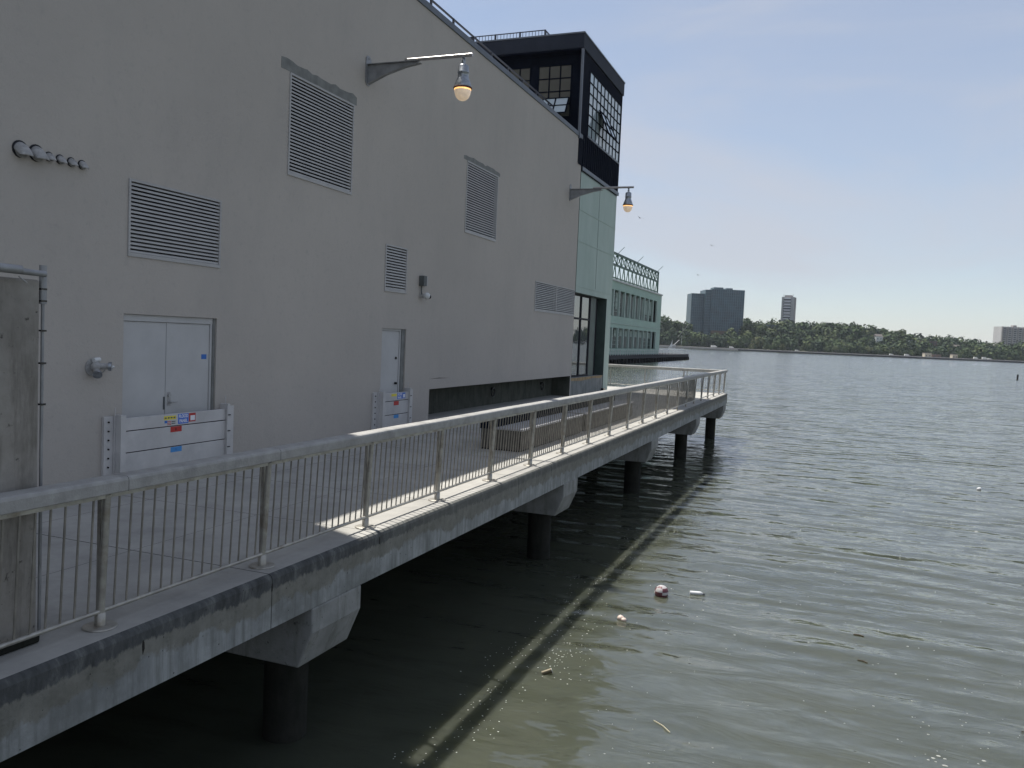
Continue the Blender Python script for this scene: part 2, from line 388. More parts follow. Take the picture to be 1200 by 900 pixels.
# joint filler and saw cuts, 4 mm proud sheets
j = MB()
for y in JY[1:-1]: j.box(WX, -4.63, y - .0045, y + .0045, 1.7, 2.077)
for x in (-6.25, -7.9): j.box(x - .001, x + .001, -2, 40.3, 2.076, 2.0812)
for y in (3.2, 8.0, 9.9, 17.9, 25.5, 33.1): j.box(WX + .01, -4.7, y - .002, y + .002, 2.076, 2.0812)
j.build('promenade_joints', 'joint', label='dark sealed joints across the promenade', kind='structure')
s = MB()  # torn hollow with rust under the coating
for (y, z, a) in ((4.62, 1.925, .035), (6.12, 1.96, .03), (8.02, 1.98, .03), (14.1, 1.97, .025)):
    pts = [(y + a * .5 * math.cos(t) * random.uniform(.6, 1), z + a * 1.6 * math.sin(t) * random.uniform(.7, 1.2)) for t in np.linspace(0, 6.0, 9)]
    s.prism(pts, 0, -4.603, -4.598)
s.build('edge_rust_spots', 'crack', label='dark rusty chips in the slab edge coating', kind='structure')

# ================================================================== PIER SUPPORTS
sup = thing('pier_support', (-5.2, 7.2, 0), 'nearest concrete pile and cap beam under the promenade edge', 'pier support', 'pile bents carrying the promenade')
c = MB(); prof = [(-12.0, 1.578), (-4.595, 1.578), (-4.595, 1.325), (-4.75, .95), (-12.0, .95)]
c.prism(prof, 1, 6.76, 7.66)   # polygon given in x,z
c2 = MB()
c2.v = []; c2.prism([(x, z) for x, z in prof], 1, 6.76, 7.66)
c2.build('cap_beam', 'cap', sup, bevel=.018)
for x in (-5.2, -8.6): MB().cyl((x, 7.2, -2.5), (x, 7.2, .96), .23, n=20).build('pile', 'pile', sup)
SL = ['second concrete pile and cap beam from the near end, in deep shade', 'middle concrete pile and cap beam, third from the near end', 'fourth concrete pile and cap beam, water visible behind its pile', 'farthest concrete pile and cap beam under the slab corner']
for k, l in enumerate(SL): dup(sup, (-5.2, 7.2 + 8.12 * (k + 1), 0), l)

# ================================================================== GREY BUILDING
B = thing('grey_building', (WX, 10, DECK), 'long windowless grey stucco building with louvers and service doors beside the promenade', 'building')
Y0, Y1, ZB, ZT = -14, 31.4, 1.6, 12.15
holes = {  # y0,y1,z0,z1, depth
    'dd': (9.19, 11.14, 1.9, 4.41, .11), 'sd': (16.58, 17.72, 1.9, 4.39, .11), 'recess': (19.06, 31.28, 1.9, 2.885, .74),
    'A': (12.92, 15.1, 7.14, 9.0, .1), 'Bv': (9.235, 11.17, 5.25, 6.365, .1), 'C': (20.82, 23.05, 7.13, 9.07, .1),
    'D': (16.6, 17.62, 5.24, 6.31, .1), 'E': (26.73, 31.33, 5.24, 6.27, .1)}
ys = sorted({Y0, Y1} | {h[i] for h in holes.values() for i in (0, 1)}); zs = sorted({ZB, ZT} | {h[i] for h in holes.values() for i in (2, 3)})
wl = MB()
for a, b_ in zip(ys[:-1], ys[1:]):
    for p, q in zip(zs[:-1], zs[1:]):
        cy, cz = (a + b_) / 2, (p + q) / 2
        if any(h[0] < cy < h[1] and h[2] < cz < h[3] for h in holes.values()): continue
        wl.quad((WX, a, p), (WX, b_, p), (WX, b_, q), (WX, a, q))
for k, h in holes.items():
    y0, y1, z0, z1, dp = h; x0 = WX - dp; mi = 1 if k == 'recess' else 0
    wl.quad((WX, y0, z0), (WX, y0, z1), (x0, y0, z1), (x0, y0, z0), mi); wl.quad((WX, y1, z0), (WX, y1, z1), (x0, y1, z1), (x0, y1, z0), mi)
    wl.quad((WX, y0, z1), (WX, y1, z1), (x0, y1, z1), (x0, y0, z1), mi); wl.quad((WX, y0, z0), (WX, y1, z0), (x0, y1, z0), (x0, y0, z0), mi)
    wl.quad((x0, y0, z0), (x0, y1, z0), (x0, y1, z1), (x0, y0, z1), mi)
wl.quad((WX, Y1, ZB), (WX - 20, Y1, ZB), (WX - 20, Y1, ZT), (WX, Y1, ZT)); wl.quad((WX, Y0, ZB), (WX - 20, Y0, ZB), (WX - 20, Y0, ZT), (WX, Y0, ZT))
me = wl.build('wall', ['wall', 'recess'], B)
MB().box(WX - 20, WX - .02, 9.75, Y1 + .2, ZT - .2, ZT - .05).build('roof', 'rooftop' if 'rooftop' in M else 'rooft', B)
MB().box(WX - 20, WX - 1.22, Y0, Y1, 1.585, 1.8).build('light_block_floor', 'wpile', B)  # unseen slab added to shut sky light out below the building
MB().box(WX - 20, WX - .012, Y0, 9.73, ZT - .3, 22.5).build('upper_storey', 'wall', B)
MB().box(WX - .25, WX + .035, 9.74, Y1 - .02, ZT - .03, ZT + .13).build('coping', 'coping', B, bevel=.01)
# louvers
def louver(y0, y1, z0, z1, pitch, name='louver'):
    lv = MB()
    t = .035
    lv.box(WX - .09, WX + .02, y0, y1, z0, z0 + t * 1.5); lv.box(WX - .09, WX + .02, y0, y1, z1 - t, z1)
    lv.box(WX - .09, WX + .02, y0, y0 + t, z0 + t * 1.5, z1 - t); lv.box(WX - .09, WX + .02, y1 - t, y1, z0 + t * 1.5, z1 - t)
    f = lv.build('louver', 'louver', B)
    bl = MB(); n = int((z1 - z0 - t * 2.5) / pitch); pp = (z1 - z0 - t * 2.5) / n
    for i in range(n):
        z = z0 + t * 1.5 + pp * i
        # sloped blade, lip outside
        bl.add([(WX - .075, y0 + t, z + pp * 1.05), (WX + .004, y0 + t, z + pp * .6), (WX + .008, y0 + t, z + pp * .08), (WX + .004, y0 + t, z + pp * .08), (WX - .001, y0 + t, z + pp * .55), (WX - .075, y0 + t, z + pp * 1.0),
                (WX - .075, y1 - t, z + pp * 1.05), (WX + .004, y1 - t, z + pp * .6), (WX + .008, y1 - t, z + pp * .08), (WX + .004, y1 - t, z + pp * .08), (WX - .001, y1 - t, z + pp * .55), (WX - .075, y1 - t, z + pp * 1.0)],
               [(0, 1, 7, 6), (1, 2, 8, 7), (2, 3, 9, 8), (3, 4, 10, 9), (4, 5, 11, 10)])
    bl.build('blades', 'louver', f)
    MB().box(WX - .096, WX - .085, y0 + .01, y1 - .01, z0 + .01, z1 - .01).build('backing', 'dark', f)
    return f
louver(12.92, 15.1, 7.14, 9.0, .062); louver(9.235, 11.17, 5.25, 6.365, .055); louver(20.82, 23.05, 7.13, 9.07, .065)
louver(16.6, 17.62, 5.24, 6.31, .062); louver(26.73, 29.06, 5.24, 6.27, .062); louver(29.06, 31.33, 5.24, 6.27, .062)
# patches over openings
p = MB()
def blot(y0, y1, z0, z1, n=16):
    top = [(y0 + (y1 - y0) * i / n, z1 + random.uniform(-.03, .03)) for i in range(n + 1)]
    bot = [(y1 - (y1 - y0) * i / n, z0 + random.uniform(-.01, .01)) for i in range(n + 1)]
    p.prism(top + bot, 0, WX + .0005, WX + .004)
for a_ in ((12.66, 15.2, 9.01, 9.2), (20.6, 23.2, 9.08, 9.2)):
    p = MB(); blot(*a_); p.build('plaster_patch', 'patch', B)
MB().prism([(19.03, 3.15), (19.6, 3.165), (20.26, 3.14), (19.6, 3.15)], 0, WX + .0005, WX + .003).build('crack', 'crack', B)
# double door
f = MB(); xd = WX - .085
f.box(xd, WX - .05, 9.19, 9.24, 2.08, 4.31); f.box(xd, WX - .05, 11.045, 11.09, 2.08, 4.31); f.box(xd, WX - .045, 9.19, 11.09, 4.31, 4.405)
f.box(xd, WX - .03, 11.092, 11.138, 2.08, 4.405, 1)
f.build('door_frame', ['door', 'patch'], B)
for (a, b_, nm) in ((9.245, 10.083, 'door'), (10.093, 11.04, 'door')):
    dr = MB().box(xd - .02, xd + .018, a, b_, 2.09, 4.302).build('door', 'door', B)
    if a > 10:
        h = MB(); h.cyl((xd + .018, 10.16, 3.17), (xd + .05, 10.16, 3.17), .028); h.cyl((xd + .018, 10.17, 3.06), (xd + .07, 10.17, 3.06), .022)
        h.cyl((xd + .07, 10.16, 3.06), (xd + .07, 10.29, 3.06), .011); h.box(xd + .0185, xd + .022, 10.13, 10.2, 3.0, 3.22); h.build('handle', 'galv', dr)
        MB().box(xd + .018, xd + .0195, 10.865, 10.985, 3.73, 3.81).build('tape', 'tape', dr)
    else:
        MB().box(xd + .018, xd + .03, 10.05, 10.075, 2.95, 3.15).build('astragal', 'jbox', dr)
f = MB(); f.box(xd, WX - .05, 16.58, 16.62, 2.08, 4.34); f.box(xd, WX - .05, 17.5, 17.56, 2.08, 4.34); f.box(xd, WX - .045, 16.58, 17.56, 4.34, 4.388)
f.box(xd, WX - .03, 17.563, 17.718, 2.08, 4.388, 1); f.build('door_frame', ['door', 'patch'], B)
dr = MB().box(xd - .02, xd + .018, 16.625, 17.495, 2.09, 4.333).build('door', 'door', B)
MB().cyl((xd + .018, 17.36, 3.7), (xd + .05, 17.36, 3.7), .03).build('lock_cylinder', 'lens', dr); MB().cyl((xd + .018, 17.36, 3.1), (xd + .07, 17.36, 3.1), .03).build('handle', 'lens', dr)

# flood barriers --------------------------------------------------------------
def barrier(yl0, yl1, yr0, yr1, label, small):
    bt = thing('flood_barrier', ((WX + .1), (yl0 + yr1) / 2, DECK), label, 'flood barrier', 'aluminium flood barriers')
    xf = WX + .13
    lp = MB(); lp.box(WX + .001, WX + .05, yl0, yl0 + .16, 2.08, 2.93); lp.box(WX + .05, WX + .17, yl1 - .06, yl1, 2.08, 2.95); lp.box(WX + .05, WX + .065, yl0 + .16, yl1 - .06, 2.08, 2.93)
    lp.box(WX + .17, WX + .178, yl1 - .075, yl1 + .02, 2.08, 2.95); lp.cyl((WX + .09, yl1 - .1, 2.93), (WX + .09, yl1 - .1, 3.06), .008, n=6)
    for k in range(6): lp.cyl((WX + .05, yl0 + .07, 2.2 + k * .13), (WX + .065, yl0 + .07, 2.2 + k * .13), .014, n=8, mi=1)
    lp.build('post', ['alu', 'lens'], bt, bevel=.003)
    rp = MB(); rp.box(WX + .001, WX + .17, yr0, yr0 + .06, 2.08, 2.98); rp.box(WX + .17, WX + .178, yr0 - .015, yr1 - .02, 2.08, 2.95); rp.box(WX + .001, WX + .02, yr0 + .06, yr1, 2.08, 2.93)
    rp.cyl((WX + .09, yr0 + .03, 2.95), (WX + .09, yr0 + .03, 3.12), .008, n=6)
    for k in range(3): rp.box(WX + .178, WX + .195, yr0 - .01, yr0 + .05, 2.25 + k * .27, 2.265 + k * .27, 1)
    rp.build('post', ['alu', 'lens'], bt, bevel=.003)
    zz = [(2.085, 2.378), (2.392, 2.698), (2.712, 2.895)]
    bo = []
    for (a, b_) in zz: bo.append(MB().box(xf - .05, xf, yl1, yr0, a, b_).build('board', 'alu', bt, bevel=.004))
    MB().box(xf - .045, xf - .012, yl1, yr0, 2.37, 2.72).build('gasket', 'lens', bt)
    # stickers sit on the boards
    def st(par, y0, y1, z0, z1, mat, t=.002, nm='sticker'): return MB().box(xf, xf + t, y0, y1, z0, z1).build(nm, mat, par)
    if not small:
        s_ = st(bo[2], 9.87, 10.12, 2.81, 2.868, 'yellow'); 
        fl = MB()
        for k in range(4): fl.box(xf + .002, xf + .0026, 9.885 + k * .06, 9.925 + k * .06, 2.828, 2.85)
        fl.build('dark_print', 'jbox', bo[2])
        fl = MB(); fl.box(xf, xf + .002, 9.885, 9.94, 2.76, 2.8, 0)
        for k in range(3): fl.box(xf, xf + .002, 9.94, 10.02, 2.728 + k * .024, 2.738 + k * .024, 1)
        fl.box(xf, xf + .002, 10.03, 10.11, 2.77, 2.785, 2); fl.box(xf, xf + .002, 10.03, 10.11, 2.74, 2.755, 2)
        fl.build('flag_print', ['tape', 'red', 'jbox'], bo[2])
        st(bo[2], 10.165, 10.39, 2.728, 2.885, 'blue', .002)
        text_part('FLOOD', 10.278, 2.845, xf + .003, .072, 'white', bo[2], .82); text_part('PANEL', 10.278, 2.77, xf + .003, .072, 'white', bo[2], .82)
        st(bo[2], 10.4, 10.545, 2.745, 2.882, 'red', .002); st(bo[2], 10.43, 10.53, 2.765, 2.845, 'white', .0026)
        st(bo[1], 10.01, 10.245, 2.61, 2.696, 'red'); text_part('2', 10.12, 2.653, xf + .003, .05, 'lens', bo[1])
        st(bo[0], 10.02, 10.255, 2.295, 2.376, 'lblue'); text_part('1', 10.13, 2.335, xf + .003, .05, 'tape', bo[0])
    else:
        st(bo[2], 16.88, 17.13, 2.815, 2.872, 'yellow'); st(bo[2], 17.16, 17.4, 2.735, 2.885, 'blue')
        text_part('FLOOD', 17.28, 2.845, xf + .003, .072, 'white', bo[2], .82); text_part('PANEL', 17.28, 2.77, xf + .003, .072, 'white', bo[2], .82)
        st(bo[2], 17.41, 17.55, 2.745, 2.882, 'blue', .002); st(bo[2], 17.44, 17.53, 2.765, 2.845, 'white', .0026)
        st(bo[1], 17.0, 17.24, 2.6, 2.696, 'red'); st(bo[0], 17.02, 17.25, 2.295, 2.376, 'lblue')
    return bt
barrier(8.83, 9.08, 11.26, 11.42, 'wide three board aluminium flood barrier across the double door, with coloured stickers', False)
barrier(16.22, 16.5, 17.72, 17.86, 'narrow three board aluminium flood barrier across the single door', True)

# wall lamps -------------------------------------------------------------------
def lamp(y, label):
    t = thing('wall_lamp', (WX, y, 9.86), label, 'wall lamp', 'bracket lamps on the grey building')
    pl = MB(); pl.prism([(y - .11, 9.62), (y - .05, 9.54), (y + .05, 9.54), (y + .11, 9.62), (y + .1, 10.1), (y + .04, 10.16), (y - .04, 10.16), (y - .1, 10.1)], 0, WX, WX + .02)
    for z in (9.6, 10.1): pl.cyl((WX + .02, y, z), (WX + .035, y, z), .018, n=8)
    pl.build('wall_plate', 'brkt', t)
    gs = MB()
    top = [(WX + .02, 10.0), (WX + 1.15, 9.985)]; pts = [(WX + .02, 9.99), (WX + 1.25, 9.975), (WX + 1.2, 9.93), (WX + 1.28, 9.915), (WX + .9, 9.87), (WX + .45, 9.75), (WX + .02, 9.58)]
    gs.prism(pts, 1, y - .012, y + .012); gs.prism([(WX + .02, 9.985), (WX + 1.2, 9.972), (WX + 1.2, 9.958), (WX + .02, 9.972)], 1, y - .06, y + .06)
    gs.prism([(WX + .02, 9.58), (WX + .45, 9.75), (WX + .9, 9.87), (WX + 1.28, 9.915), (WX + .9, 9.857), (WX + .45, 9.736), (WX + .02, 9.565)], 1, y - .05, y + .05)
    gs.build('gusset', 'brkt', t)
    MB().cyl((WX + .9, y, 10.0), (WX + 2.44, y, 9.995), .038, n=14).build('arm', 'arm', t)
    x = WX + 2.25
    hs = MB()
    hs.lathe([(.0, .0), (.022, 0), (.022, -.05), (.035, -.06), (.04, -.1), (.028, -.12), (.05, -.15), (.06, -.16)], (x, y, 9.965), 20)
    hs.lathe([(.0, -.155), (.085, -.16), (.108, -.185), (.112, -.3), (.118, -.305), (.118, -.325), (.11, -.33), (.112, -.42), (.12, -.43), (.135, -.47), (.16, -.53), (.175, -.58), (.18, -.61)], (x, y, 9.965), 28)
    h_ = hs.build('lamp_housing', 'lampmet', t)
    MB().lathe([(.16, -.605), (.188, -.608), (.192, -.625), (.186, -.645), (.15, -.645)], (x, y, 9.965), 28).build('rim', 'rust', h_)
    gb = MB().lathe([(.172, -.64), (.17, -.69), (.155, -.76), (.125, -.82), (.08, -.86), (.03, -.878), (.0005, -.88)], (x, y, 9.965), 28).build('globe', 'globe', t)
    MB().lathe([(.0, -.63), (.174, -.645), (.1735, -.672), (.0, -.675)], (x, y, 9.965), 28).build('glow_ring', 'bulb', gb)
    MB().cyl((x + .03, y, 9.96), (x - .03, y, 9.96), .03, n=10).build('clamp', 'lampmet', t)
    return t
lamp(15.6, 'near bracket lamp with a glowing globe high on the grey wall beside the large louver')
lamp(30.16, 'farther bracket lamp, seen against the sky at the far end of the grey wall')

# vent cowls -------------------------------------------------------------------
def cowl(y, r, label):
    t = thing('vent_cowl', (WX, y, 6.38), label, 'vent', 'row of round vent cowls on the grey wall')
    s_ = MB(); n, m_ = 14, 9
    vs = []; c = Vector((WX, y, 6.38))
    for i in range(m_ + 1):
        a = math.pi * .5 * i / m_          # from wall rim to mouth
        for k in range(n + 1):
            b_ = math.pi * k / n            # around upper half
            rr = r * (1 - .12 * math.sin(a))
            # elbow shell sweeping down and outward
            X = r * 1.55 * math.sin(a) * (.55 + .45 * math.sin(b_)); Z = r * math.sin(b_) * math.cos(a) - r * .95 * math.sin(a) * .75
            vs.append((c.x + .01 + X, c.y + rr * math.cos(b_), c.z + Z))
    fs = [(i * (n + 1) + k, i * (n + 1) + k + 1, (i + 1) * (n + 1) + k + 1, (i + 1) * (n + 1) + k) for i in range(m_) for k in range(n)]
    s_.add(vs, fs, 0, True); s_.build('hood', 'galv', t, solid=.004)
    MB().lathe([(r * 1.02, 0), (r * 1.02, .02)], (0, 0, 0))
    MB().cyl((WX, y - r * .1, 6.38 + r * .12), (WX + .012, y - r * .1, 6.38 + r * .12), r * 1.05, n=20).build('collar', 'dark', t)
    MB().cyl((WX + .012, y, 6.38 - r * .1), (WX + .03, y, 6.38 - r * .1), r * .8, n=18).build('duct_mouth', 'galv', t)
for (y, r, l) in ((7.53, .103, 'leftmost large round vent cowl in the row'), (7.755, .103, 'second large round vent cowl, right of the leftmost'), (7.935, .06, 'first of the four small vent cowls, touching the large ones'),
                  (8.1, .06, 'second small vent cowl from the large ones'), (8.27, .06, 'third small vent cowl from the large ones'), (8.44, .06, 'rightmost small vent cowl in the row')): cowl(y, r, l)

# hose connection ----------------------------------------------------------------
t = thing('fire_hose_valve', (WX, 8.7, 3.64), 'corroded twin inlet fire hose connection on the wall left of the double door', 'hose connection')
MB().cyl((WX, 8.65, 3.64), (WX + .02, 8.65, 3.64), .12, n=20).build('wall_plate', 'galv', t)
v_ = MB(); v_.ball((WX + .08, 8.65, 3.65), .07, 12); v_.cyl((WX + .02, 8.65, 3.64), (WX + .08, 8.65, 3.64), .05); v_.cyl((WX + .08, 8.65, 3.66), (WX + .2, 8.75, 3.66), .045); v_.cyl((WX + .08, 8.65, 3.62), (WX + .16, 8.6, 3.56), .045)
v_.build('body', 'galv', t)
v_ = MB(); v_.cyl((WX + .2, 8.75, 3.66), (WX + .23, 8.775, 3.66), .062, n=14); v_.cyl((WX + .16, 8.6, 3.56), (WX + .18, 8.585, 3.54), .062, n=14); v_.build('inlet_cap', 'lampmet', t)
MB().cyl((WX + .06, 8.62, 3.74), (WX + .06, 8.72, 3.75), .035, n=10).build('plug', 'camw', t); MB().cyl((WX + .1, 8.8, 3.645), (WX + .1, 8.93, 3.645), .02, n=10).build('handle', 'camw', t)
v_ = MB(); v_.tube([(WX + .1, 8.6, 3.53), (WX + .08, 8.63, 3.5), (WX + .08, 8.7, 3.51), (WX + .1, 8.78, 3.6)], .008, 6); v_.build('chain', 'galv', t)

# camera and box -------------------------------------------------------------------
t = thing('junction_box', (WX, 18.4, 5.6), 'small grey junction box with a pale lid edge on the wall above the security camera', 'junction box')
MB().box(WX, WX + .14, 18.28, 18.44, 5.48, 5.73).build('box_body', 'jbox', t, bevel=.006); MB().box(WX, WX + .1, 18.445, 18.57, 5.5, 5.72).build('side_cover', 'louver', t, bevel=.006)
t = thing('security_camera', (WX, 18.45, 5.24), 'white dome security camera with black lens below the junction box', 'security camera')
MB().tube([(WX + .05, 18.34, 5.48), (WX + .05, 18.33, 5.36), (WX + .07, 18.32, 5.27)], .016, 8).build('conduit', 'jbox', t)
MB().cyl((WX, 18.37, 5.24), (WX + .12, 18.37, 5.24), .05, n=14).build('bracket', 'louver', t)
MB().ball((WX + .16, 18.42, 5.24), .085, 14).build('dome', 'camw', t); MB().ball((WX + .2, 18.47, 5.225), .055, 12).build('lens', 'lens', t)

# mooring rings in recess ------------------------------------------------------------
def ring(y, label):
    xr = WX - .74
    t = thing('mooring_ring', (xr, y, 2.55), label, 'mooring ring', 'iron rings in the low recess')
    MB().cyl((xr, y, 2.6), (xr + .05, y, 2.6), .05, n=10).build('ring_plate', 'lens', t)
    r_ = MB(); pts = [(xr + .07, y + .14 * math.sin(a), 2.5 + .14 * math.cos(a)) for a in np.linspace(0, 2 * math.pi, 17)]
    r_.tube(pts, .02, 8); r_.build('ring', 'lens', t)
ring(25.0, 'nearer dark iron ring on the back of the low wall recess'); ring(29.9, 'farther dark iron ring in the recess, near its right end')

# roof rail on grey building ----------------------------------------------------------
t = thing('roof_railing', (-10.55, 20, ZT), 'dark two bar railing along the roof edge of the grey building', 'railing')
for y in [17.35 + 1.39 * k for k in range(-5, 10)]: MB().box(-10.575, -10.525, y - .03, y + .03, ZT - .05, 13.2).build('post', 'roofrail', t)
for z in (13.18, 13.03, 12.62): MB().box(-10.57, -10.53, 9.9, 30.4, z - .025, z + .02).build('rail', 'roofrail', t)

# ================================================================== TOWER WITH GREEN BASE
T = thing('tower_building', (WX, 34, DECK), 'black clad roof tower above a pale green facade ending the grey building', 'building')
GY0, GY1 = 31.45, 37.15; gx = WX + .005
gw = MB()
# green front with door opening
def gq(a, b_, p_, q_): gw.quad((gx, a, p_), (gx, b_, p_), (gx, b_, q_), (gx, a, q_))
gq(GY0, GY1, 6.2, 10.92); gq(36.3, GY1, 1.6, 6.2)
gw.quad((gx, 36.3, 1.6), (gx, 36.3, 6.2), (gx - .42, 36.3, 6.2), (gx - .42, 36.3, 1.6), 1)      # jamb
gw.quad((gx, GY0, 6.2), (gx, 36.3, 6.2), (gx - .42, 36.3, 6.2), (gx - .42, GY0, 6.2), 1)      # lintel soffit
gw.quad((gx, GY1, 1.6), (gx - 14, GY1, 1.6), (gx - 14, GY1, 10.92), (gx, GY1, 10.92))            # end wall
gw.quad((gx - .42, GY0, 1.6), (gx - .42, 36.3, 1.6), (gx - .42, 36.3, 6.2), (gx - .42, GY0, 6.2), 2)
gw.build('wall', ['green', 'dgreen', 'dark'], T)
# cover battens / seams
sm = MB()
for z in (8.22, 9.44, 6.45): sm.box(gx, gx + .012, GY0, GY1, z - .02, z + .02)
sm.build('seam', 'green', T)
sm = MB(); sm.box(gx, gx + .006, 34.28, 34.31, 6.5, 10.9); sm.box(gx, gx + .008, GY0, GY1, 10.88, 10.91); sm.build('seam', 'dgreen', T)
# sill and glazing
MB().box(gx - .3, gx - .02, GY0, 36.29, 1.9, 2.78).build('sill', 'sill', T)
MB().prism([(GY0, 2.68), (33, 2.64), (34.6, 2.7), (35.9, 2.66), (36.29, 2.782), (GY0, 2.782)], 0, gx - .022, gx - .017).build('stain', 'orange', T)
dd = MB(); xg = gx - .3
for y in (GY0 + .02, 33.28, 34.62): dd.box(xg - .04, xg + .04, y - .05, y + .05, 2.78, 6.2)
for z in (2.82, 5.2, 6.16): dd.box(xg - .035, xg + .035, GY0, 34.65, z - .04, z + .04)
fr = dd.build('window', 'dark', T)
MB().box(xg - .01, xg, GY0, 34.6, 2.8, 6.18).build('pane', 'glassr', fr)
MB().box(xg - .02, xg + .03, 34.68, 35.5, 2.78, 6.18).build('panel', 'dgreen', T)
MB().box(gx - .2, gx + .1, 36.1, 36.4, 2.08, 2.2).build('foot_plate', 'lens', T)
# black storey
TZ0, TZ1 = 10.95, 16.0; TY0, TY1 = 30.82, 37.25
bs = MB(); x1 = WX + .02
WY0, WY1, WZ0, WZ1 = 32.0, 37.04, 12.4, 14.92
for (a, b_, p_, q_) in ((TY0 + .1, WY0, TZ0 + .15, 15.4), (WY1, TY1, TZ0 + .15, 15.4), (WY0, WY1, TZ0 + .15, WZ0), (WY0, WY1, WZ1, 15.4)):
    bs.quad((x1, a, p_), (x1, b_, p_), (x1, b_, q_), (x1, a, q_))
bs.quad((x1, TY1, TZ0), (x1 - 12, TY1, TZ0), (x1 - 12, TY1, 15.5), (x1, TY1, 15.5))
bs.quad((x1, TY0 + .1, ZT - 1), (x1 - .08, TY0 + .1, ZT - 1), (x1 - .08, TY0 + .1, 15.6), (x1, TY0 + .1, 15.6)); bs.quad((x1 - .08, TY0 + .1, ZT - 1), (x1 - .08, 31.3, ZT - 1), (x1 - .08, 31.3, 15.6), (x1 - .08, TY0 + .1, 15.6))
FY = 31.3   # recessed front wall facing the roof terrace
fx = [(-10.16, -11.52), (-11.87, -13.2), (-13.5, -14.8)]
xs = sorted({x1 - .08, -18.0} | {q for a in fx for q in a}, reverse=True); fz = (13.0, 15.0)
for a, b_ in zip(xs[:-1], xs[1:]):
    cx = (a + b_) / 2
    if any(q < cx < p_ for p_, q in fx):
        bs.quad((a, FY, ZT - 1), (b_, FY, ZT - 1), (b_, FY, fz[0]), (a, FY, fz[0])); bs.quad((a, FY, fz[1]), (b_, FY, fz[1]), (b_, FY, 15.6), (a, FY, 15.6))
    else: bs.quad((a, FY, ZT - 1), (b_, FY, ZT - 1), (b_, FY, 15.6), (a, FY, 15.6))
bs.build('cladding', 'black', T)
rb = MB()
for k in range(20): rb.box(x1, x1 + .02, 31.5 + k * .285, 31.56 + k * .285, TZ0 + .16, WZ0 - .04)
rb.build('ribs', 'black', T)
tr = MB(); tr.box(x1 - .04, x1 + .05, TY0 + .02, TY0 + .1, ZT - .1, 15.42); tr.box(x1, x1 + .05, GY0, TY1, TZ0, TZ0 + .14); tr.box(x1, x1 + .04, WY0 - .05, WY1 + .02, WZ0 - .07, WZ0 - .005)
tr.build('trim', 'blacktrim', T)
rf = MB(); rf.box(x1 - 14, x1 + .05, TY0, TY1 + .05, 15.44, 15.98); r_ = rf.build('roof', 'fascia', T, bevel=.01)
MB().box(x1 - 14.02, x1 + .075, TY0 - .02, TY1 + .07, 15.985, 16.04).build('roof_edge', 'blacktrim', r_)
MB().box(x1 - 14, x1 - .1, TY0 + .02, FY - .01, 15.38, 15.435).build('soffit', 'black', r_)
# side window 9 x 6
def grid_window(name, mk, nu, nv, u0, u1, v0, v1, th, glass, parent, fw=.04):
    """mk(u,v,t) -> world point; t thickness out of the wall"""
    fr = MB()
    def bar(a, b_, c_, d_):
        vs = [mk(u, v, t) for t in (0, th) for u, v in ((a, c_), (b_, c_), (b_, d_), (a, d_))]
        fr.add(vs, [(0, 1, 2, 3), (4, 5, 6, 7), (0, 1, 5, 4), (1, 2, 6, 5), (2, 3, 7, 6), (3, 0, 4, 7)])
    for i in range(nu + 1):
        u = u0 + (u1 - u0) * i / nu; bar(u - fw / 2, u + fw / 2, v0, v1)
    for k in range(nv + 1):
        v = v0 + (v1 - v0) * k / nv; bar(u0, u1, v - fw / 2 + .001, v + fw / 2 - .001)
    f_ = fr.build(name, 'black', parent)
    pn = MB(); pn.add([mk(u, v, t) for t in (th * .3, th * .5) for u, v in ((u0, v0), (u1, v0), (u1, v1), (u0, v1))], [(0, 1, 2, 3), (4, 5, 6, 7), (0, 1, 5, 4), (1, 2, 6, 5), (2, 3, 7, 6), (3, 0, 4, 7)])
    pn.build('pane', glass, f_); return f_
grid_window('window', lambda u, v, t: (x1 - .03 + t, u, v), 9, 6, WY0, WY1, WZ0, WZ1, .05, 'glass', T, .04)
hz, ang = 13.75, rad(24)   # open sash hinged on top, swung out over the water
grid_window('window', lambda u, v, t: (x1 + .04 + (hz - v) * math.sin(ang) + t, u, hz - (hz - v) * math.cos(ang)), 2, 2, 33.4, 34.7, hz - 1.0, hz, .05, 'glass', T, .08)
for a, b_ in fx:
    grid_window('window', lambda u, v, t: (u, FY + .03 - t, v), 3, 4, b_, a, fz[0], fz[1], .05, 'glassd', T, .045)
ang2 = rad(30)
grid_window('window', lambda u, v, t: (u, FY - .06 - (13.72 - v) * math.sin(ang2) - t, 13.72 - (13.72 - v) * math.cos(ang2)), 2, 2, -11.25, -10.2, 12.95, 13.72, .04, 'glass', T, .05)
rr = thing('tower_railing', (-13, 32.6, 16), 'small dark railing on top of the black tower roof', 'railing')
b_ = MB(); yr = 32.6
for k in range(26): b_.cyl((-11.8 - k * .14, yr, 16.03), (-11.8 - k * .14, yr, 16.9), .012, n=6)
b_.box(-15.4, -11.78, yr - .02, yr + .02, 16.9, 16.93); b_.box(-11.82, -11.78, yr, yr + 2.6, 16.9, 16.93)
for k in range(1, 19): b_.cyl((-11.8, yr + k * .14, 16.03), (-11.8, yr + k * .14, 16.9), .012, n=6)
b_.build('baluster_panel', 'roofrail', rr)
for x in (-11.8, -12.9, -14.0, -15.1): MB().box(x - .03, x + .03, yr - .03, yr + .03, 16.03, 16.93).build('post', 'roofrail', rr)
MB().box(-11.83, -11.77, yr + 2.57, yr + 2.63, 16.03, 16.93).build('post', 'roofrail', rr)

